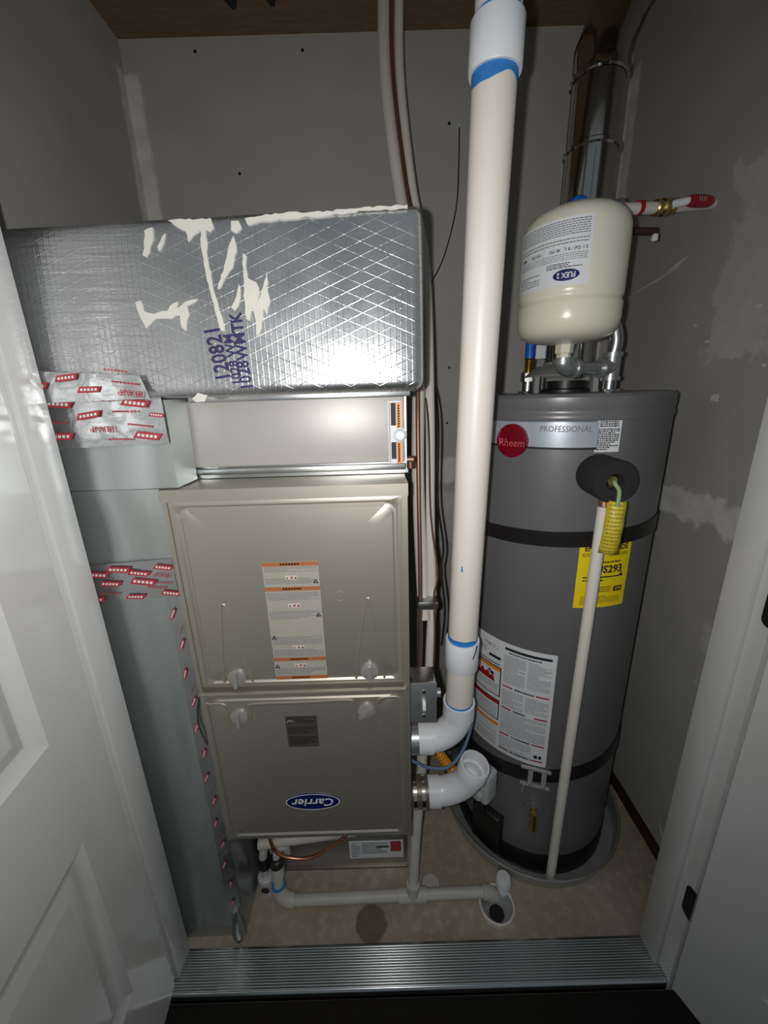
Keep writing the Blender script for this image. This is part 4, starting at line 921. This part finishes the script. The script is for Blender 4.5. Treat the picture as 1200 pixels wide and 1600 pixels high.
for (u0, u1, v0, v1) in ((-0.036, 0.036, 0.022, 0.029), (-0.036, 0.036, -0.031, -0.024), (-0.018, -0.006, -0.03, 0.028), (0.014, 0.026, -0.03, 0.028)): obox(m, u0, u1, v0, v1, -0.002, 0.006, 0.0015, b0, bU_, bN_, 2)
mk('buckle', m, 'buckle', s2)
mk('buckle_tail', MB().stick(b0+bU_*-0.026+bN_*0.004+V((0, 0, -0.03)), b0+bU_*-0.029+bN_*0.005+V((0, 0, -0.056)), 0.0015, n=8), 'buckle', s2)

# discharge pipe and tag
dpipe = thing('relief_pipe', (0.42, 0.74, 0.05), 'slim white plastic relief pipe standing in front of the water heater', 'pipe')
ptop = V((0.430, 0.738, 1.090)); pbot = V((0.4186, 0.7395, 0.010))
pN = V((math.sin(math.radians(29.5)), math.cos(math.radians(29.5)), 0))*0.856
pbot = V((pN.x, pN.y, 0.012)); pN2 = V((math.sin(math.radians(30.1)), math.cos(math.radians(30.1)), 0))*0.842; ptop = V((pN2.x, pN2.y, 1.080))
mk('pipe', MB().stick(pbot, ptop, 0.0115, n=20), 'pvc', dpipe)
mk('brass_end', MB().stick(ptop, ptop+V((0, 0.002, 0.016)), 0.0105, n=16).stick(ptop+V((0, 0.002, 0.014)), fb+fN*0.060+V((0.0, 0, -0.012)), 0.0085, n=14), 'oldcopper', dpipe)
tg = thing('hang_tag', tuple(fb+fN*0.09), 'creased yellow plastic tag dangling from the black foam sleeve', 'tag')
tO = fb+fN*0.086+V((0.004, 0, -0.034)); tU = V((0.93, -0.37, 0)).normalized(); tN = V((-0.37, -0.93, 0)).normalized(); n = 14; vs = []; fs = []
for j in range(n+1):
    v = j/n; z = -0.102*v; bend = 0.010*math.sin(v*3.0)-0.004; xs = -0.004*v
    for k, u in enumerate((-0.016, -0.004, 0.006, 0.016)):
        vs.append(tO+tU*(u+xs)+V((0, 0, z))+tN*(bend+0.005*math.cos(u*120)+0.002*mnoise.noise(V((u*60, v*6, 2)))))
for j in range(n):
    for k in range(3): fs.append((j*4+k, j*4+k+1, j*4+5+k, j*4+4+k))
o = mk('tag', MB().add(vs, fs), 'yellowtag', tg, smooth=60); md = o.modifiers.new('thick', 'SOLIDIFY'); md.thickness = 0.0008
m = MB(); rg = random.Random(9)
for j in range(1, 14):
    u = -0.012
    while u < 0.011:
        e = u+rg.uniform(0.002, 0.005); v = j/n
        def tp(u, dz): 
            vv = (0.102*v-dz)/0.102
            return tO+tU*(u-0.004*vv)+V((0, 0, -0.102*vv))+tN*(0.010*math.sin(vv*3.0)-0.004+0.005*math.cos(u*120)+0.0032)
        m.add([tp(u, 0), tp(e, 0), tp(e, 0.0022), tp(u, 0.0022)], [(0, 1, 2, 3)]); u = e+0.0016
mk('tag_print', m, 'tagink', o, smooth=0)['kind'] = 'stuff'
mk('tie', MB().sweep(bez([fb+fN*0.075+V((0, 0, 0.004)), fb+fN*0.088+V((-0.006, 0, 0.0)), fb+fN*0.090+V((0.002, 0, -0.014)), tO+tN*0.004+V((0, 0, -0.008))], 8), 0.0035, 8), pmat('clear_green_plastic', srgb(150, 180, 130), 0.2, var=0.2, scale=80), tg)

# flue pipe
flu = thing('flue_pipe', (FC.x, FC.y, 1.358), 'shiny galvanised flue pipe rising behind the cream expansion tank', 'flue')
R4 = 0.0515; tilt = V((0.012, 0.016, 0.58))
f0 = FC+V((0, 0, 1.354)); f1 = FC+V((0.016, 0.022, 1.775)); f2 = FC+V((0.020, 0.028, 1.90))
mk('lower_length', MB().stick(f0, f1, R4, n=40), 'flue', flu)
mk('joint_bead', MB().lathe([(R4, -0.006), (R4+0.003, -0.003), (R4+0.003, 0.003), (R4, 0.006)], f1, f1-f0, 40, caps=False), 'flue', flu)
mk('upper_length', MB().stick(f1, f2, R4-0.001, n=40), 'flue', flu)
mk('joint_bead', MB().lathe([(R4, -0.006), (R4+0.003, -0.003), (R4+0.003, 0.003), (R4, 0.006)], f2, f2-f1, 40, caps=False), 'flue', flu)
E1 = bez([f2, f2+V((0.004, 0.008, 0.05)), f2+V((0.035, 0.035, 0.12)), f2+V((0.085, 0.075, 0.20)), f2+V((0.15, 0.13, 0.31))], 5)
mk('gored_elbow', MB().sweep(E1, [R4+(0.0015 if i % 5 == 0 else -0.001) for i in range(len(E1))], 32), 'flue', flu)
mk('seam', MB().stick(f0+V((-0.012, -R4+0.0015, 0.01)), f1+V((-0.012, -R4+0.0015, -0.01)), 0.0018, n=6), 'flue', flu)

# expansion tank
EC = V((0.375, 0.862, 0)); ER = 0.0945
et = thing('expansion_tank', (EC.x, EC.y, 1.362), 'cream domed expansion tank on galvanised fittings above the water heater', 'expansion tank')
prof = [(0.016, 1.383), (0.045, 1.386), (0.070, 1.391), (0.084, 1.399), (0.091, 1.410), (ER, 1.424), (ER, 1.446), (ER-0.0005, 1.452), (ER-0.003, 1.456), (ER-0.003, 1.459), (ER-0.0005, 1.463), (ER, 1.469), (ER, 1.562), (0.0932, 1.576), (0.0895, 1.588), (0.082, 1.598), (0.068, 1.607), (0.047, 1.613), (0.022, 1.616), (0, 1.617)]
mk('shell', MB().lathe(prof, EC, n=72), 'cream', et)
mk('threaded_nozzle', MB().lathe([(0.0135, 1.350), (0.0135, 1.366), (0.017, 1.367), (0.017, 1.386)], EC, n=6), 'cream', et)
EA = math.atan2(EC.x, EC.y); ES = Cyl((EC.x, EC.y), ER, -33, 1.524, EA)
lb = Label(et, 'paper_label', ES, -0.062, -0.052, 0.083, 0.052, 'paper', th=0.0006, label='pale rating label printed upside down')
lb.para(-0.055, 0.024, 0.078, 0.048, 7, 'greyink', 0.55, 71)
for k, tx in enumerate(('MAX', '150 PSI', '40 PSI', '2.1 Gal / 8 L')): lb.text(tx, -0.045+k*0.0345, 0.004, 0.0075, 'ink', 180, 0.01)
for k in range(3): lb.rect(-0.030+k*0.0345, -0.014, -0.0297+k*0.0345, 0.016, 'greyink')
lb.para(-0.055, 0.010, 0.078, 0.020, 2, 'greyink', 0.45, 72).para(-0.055, -0.014, 0.078, -0.002, 4, 'greyink', 0.45, 73).para(0.012, -0.025, 0.070, -0.016, 3, 'ink', 0.6, 74)
lb.para(-0.055, -0.046, 0.0, -0.026, 5, 'greyink', 0.5, 75)
lb.ell(0.046, -0.0355, 0.0215, 0.0092, 'navy').text('FLEX 2', 0.046, -0.0355, 0.0115, 'white', 180, 0.02, 0.9, 0.0009); lb.done()

# galvanised fittings from tank to cold inlet
gf = thing('inlet_fittings', tuple(cold+V((0, 0, 1.322))), 'galvanised tee and elbow joining the expansion tank to the cold inlet', 'pipe fitting')
ze = 1.338
teeC = cold+V((0, 0, ze)); elC = EC+V((0, 0, ze)); hd = (elC-teeC).normalized()
mk('tee', MB().stick(teeC+V((0, 0, -0.024)), teeC+V((0, 0, 0.030)), 0.0165, n=24).lathe([(0.0195, -0.026), (0.0195, -0.018)], teeC, n=24).lathe([(0.0195, 0.022), (0.0195, 0.031)], teeC, n=24).stick(teeC, teeC+hd*0.032, 0.0165, n=24).lathe([(0.0195, 0.025), (0.0195, 0.033)], teeC, hd, 24), 'darksteel', gf)
mk('elbow', MB().sweep([elC-hd*0.034]+arc(elC-hd*0.020, elC, elC+V((0, 0, 0.014)), 8)+[elC+V((0, 0, 0.020))], 0.0175, 24).lathe([(0.0205, 0.026), (0.0205, 0.036)], elC, -hd, 24).lathe([(0.0205, 0.008), (0.0205, 0.017)], elC, n=24), 'darksteel', gf)
mk('cross_nipple', MB().stick(teeC+hd*0.02, elC-hd*0.02, 0.0133, n=24), 'darksteel', gf)
mk('riser', MB().sweep(bez([teeC+V((0, 0, 0.02)), teeC+V((0, 0, 0.07)), V((0.469, 0.926, 1.50)), V((0.466, 0.930, 1.628))], 8), 0.0133, 24), 'galv', gf)
# valve line to the right wall
vl = thing('shutoff_valve', (0.60, 0.89, 1.60), 'brass shutoff valve with long red handle by the right wall', 'valve')
v0 = V((0.466, 0.930, 1.628)); v1 = V((0.731, 1.008, 1.664))
pv = lambda t: v0+(v1-v0)*t
mk('street_elbow', MB().sweep(arc(v0+V((0, 0, -0.012)), v0+V((0, 0, 0.012)), v0+V((0.024, 0, 0.012)), 8), 0.0175, 20), 'darksteel', vl)
mk('red_nut', MB().lathe([(0.013, 0), (0.013, 0.010)], pv(0.26)+V((0, 0, 0.010)), v1-v0, 12), 'red', vl)
mk('white_sleeve', MB().stick(pv(0.08)+V((0, 0, 0.010)), pv(0.42)+V((0, 0, 0.008)), 0.0110, n=18), 'pvc', vl)
mk('valve_body', MB().lathe([(0.012, 0), (0.0145, 0.002), (0.0145, 0.012), (0.011, 0.014), (0.016, 0.020), (0.016, 0.032), (0.011, 0.038), (0.0145, 0.040), (0.0145, 0.050), (0.012, 0.052)], pv(0.42)+V((0, 0, 0.008)), v1-v0, 20), 'brass', vl)
mk('stub', MB().stick(pv(0.5)+V((0, 0, 0.006)), (XR-0.002, 1.010, 1.672), 0.0095, n=18), 'pvc', vl)
hB = pv(0.64)+V((0.004, -0.026, 0.008)); hE = hB+V((0.078, 0.036, 0.010))
hU = (hE-hB).normalized(); hn = V((hU.y, -hU.x, 0)).normalized()
h = MB()
for t in range(9):
    pass
P = [hB+hU*(0.080*k/8) for k in range(9)]; rr = [0.0085, 0.0105, 0.0115, 0.0115, 0.0115, 0.0115, 0.0112, 0.0105, 0.0075]
h.sweep(P, rr, 14); 
hd_ = mk('handle', h, 'red', vl)
mk('handle_neck', MB().stick(pv(0.48)+V((0, 0, 0.008)), hB+hU*0.004, 0.0075, n=12), 'pvc_w', vl)
L2 = Label(hd_, '', Plane(hB+hU*0.033+hn*0.0115, hU, (0, 0, 1)), 0, 0, 0, 0, None, th=0.0005); [L2.rect(-0.014+k*0.007, -0.004, -0.0125+k*0.007, 0.004, 'white') for k in range(4)]; L2.done()
sb = thing('pipe_stub', (0.55, 0.99, 1.60), 'short red capped pipe end just below the shutoff valve', 'pipe')
mk('stub', MB().stick((0.54, 0.975, 1.615), (0.595, 0.975, 1.613), 0.0075, n=14), 'wood', sb)
mk('cap', MB().rbox((0.585, 0.962, 1.592), (0.596, 0.972, 1.606), 0.002, 1), 'pvc_w', sb)
# hot flexible connector
hf = thing('flex_connector', tuple(hot+V((0, 0, 1.322))), 'copper flexible connector with blue sleeve on the hot outlet', 'hose')
hb = hot+V((0, 0, 1.318))
mk('nut', MB().lathe([(0.0175, 0), (0.0175, 0.020), (0.012, 0.024)], hb, n=6), 'chrome', hf)
Pc = [hb+V((0, 0, 0.020+0.0025*k)) for k in range(15)]
mk('corrugated_tube', MB().sweep(Pc, [0.0118 if i % 2 else 0.0098 for i in range(15)], 16), 'brass', hf)
e0 = Pc[-1]
mk('blue_sleeve', MB().sweep(bez([e0, e0+V((0.0, -0.002, 0.06)), (0.372, 1.04, 1.50), (0.376, 0.99, 1.58), (0.392, 0.965, 1.632), (0.414, 0.953, 1.662), (0.430, 0.946, 1.640), (0.427, 0.950, 1.59)], 8), 0.0118, 16), 'bluetube', hf)
mk('white_tag', MB().rbox(e0+V((0.010, -0.014, -0.002)), e0+V((0.040, -0.012, 0.030)), 0.0006, 1), 'paper', hf)
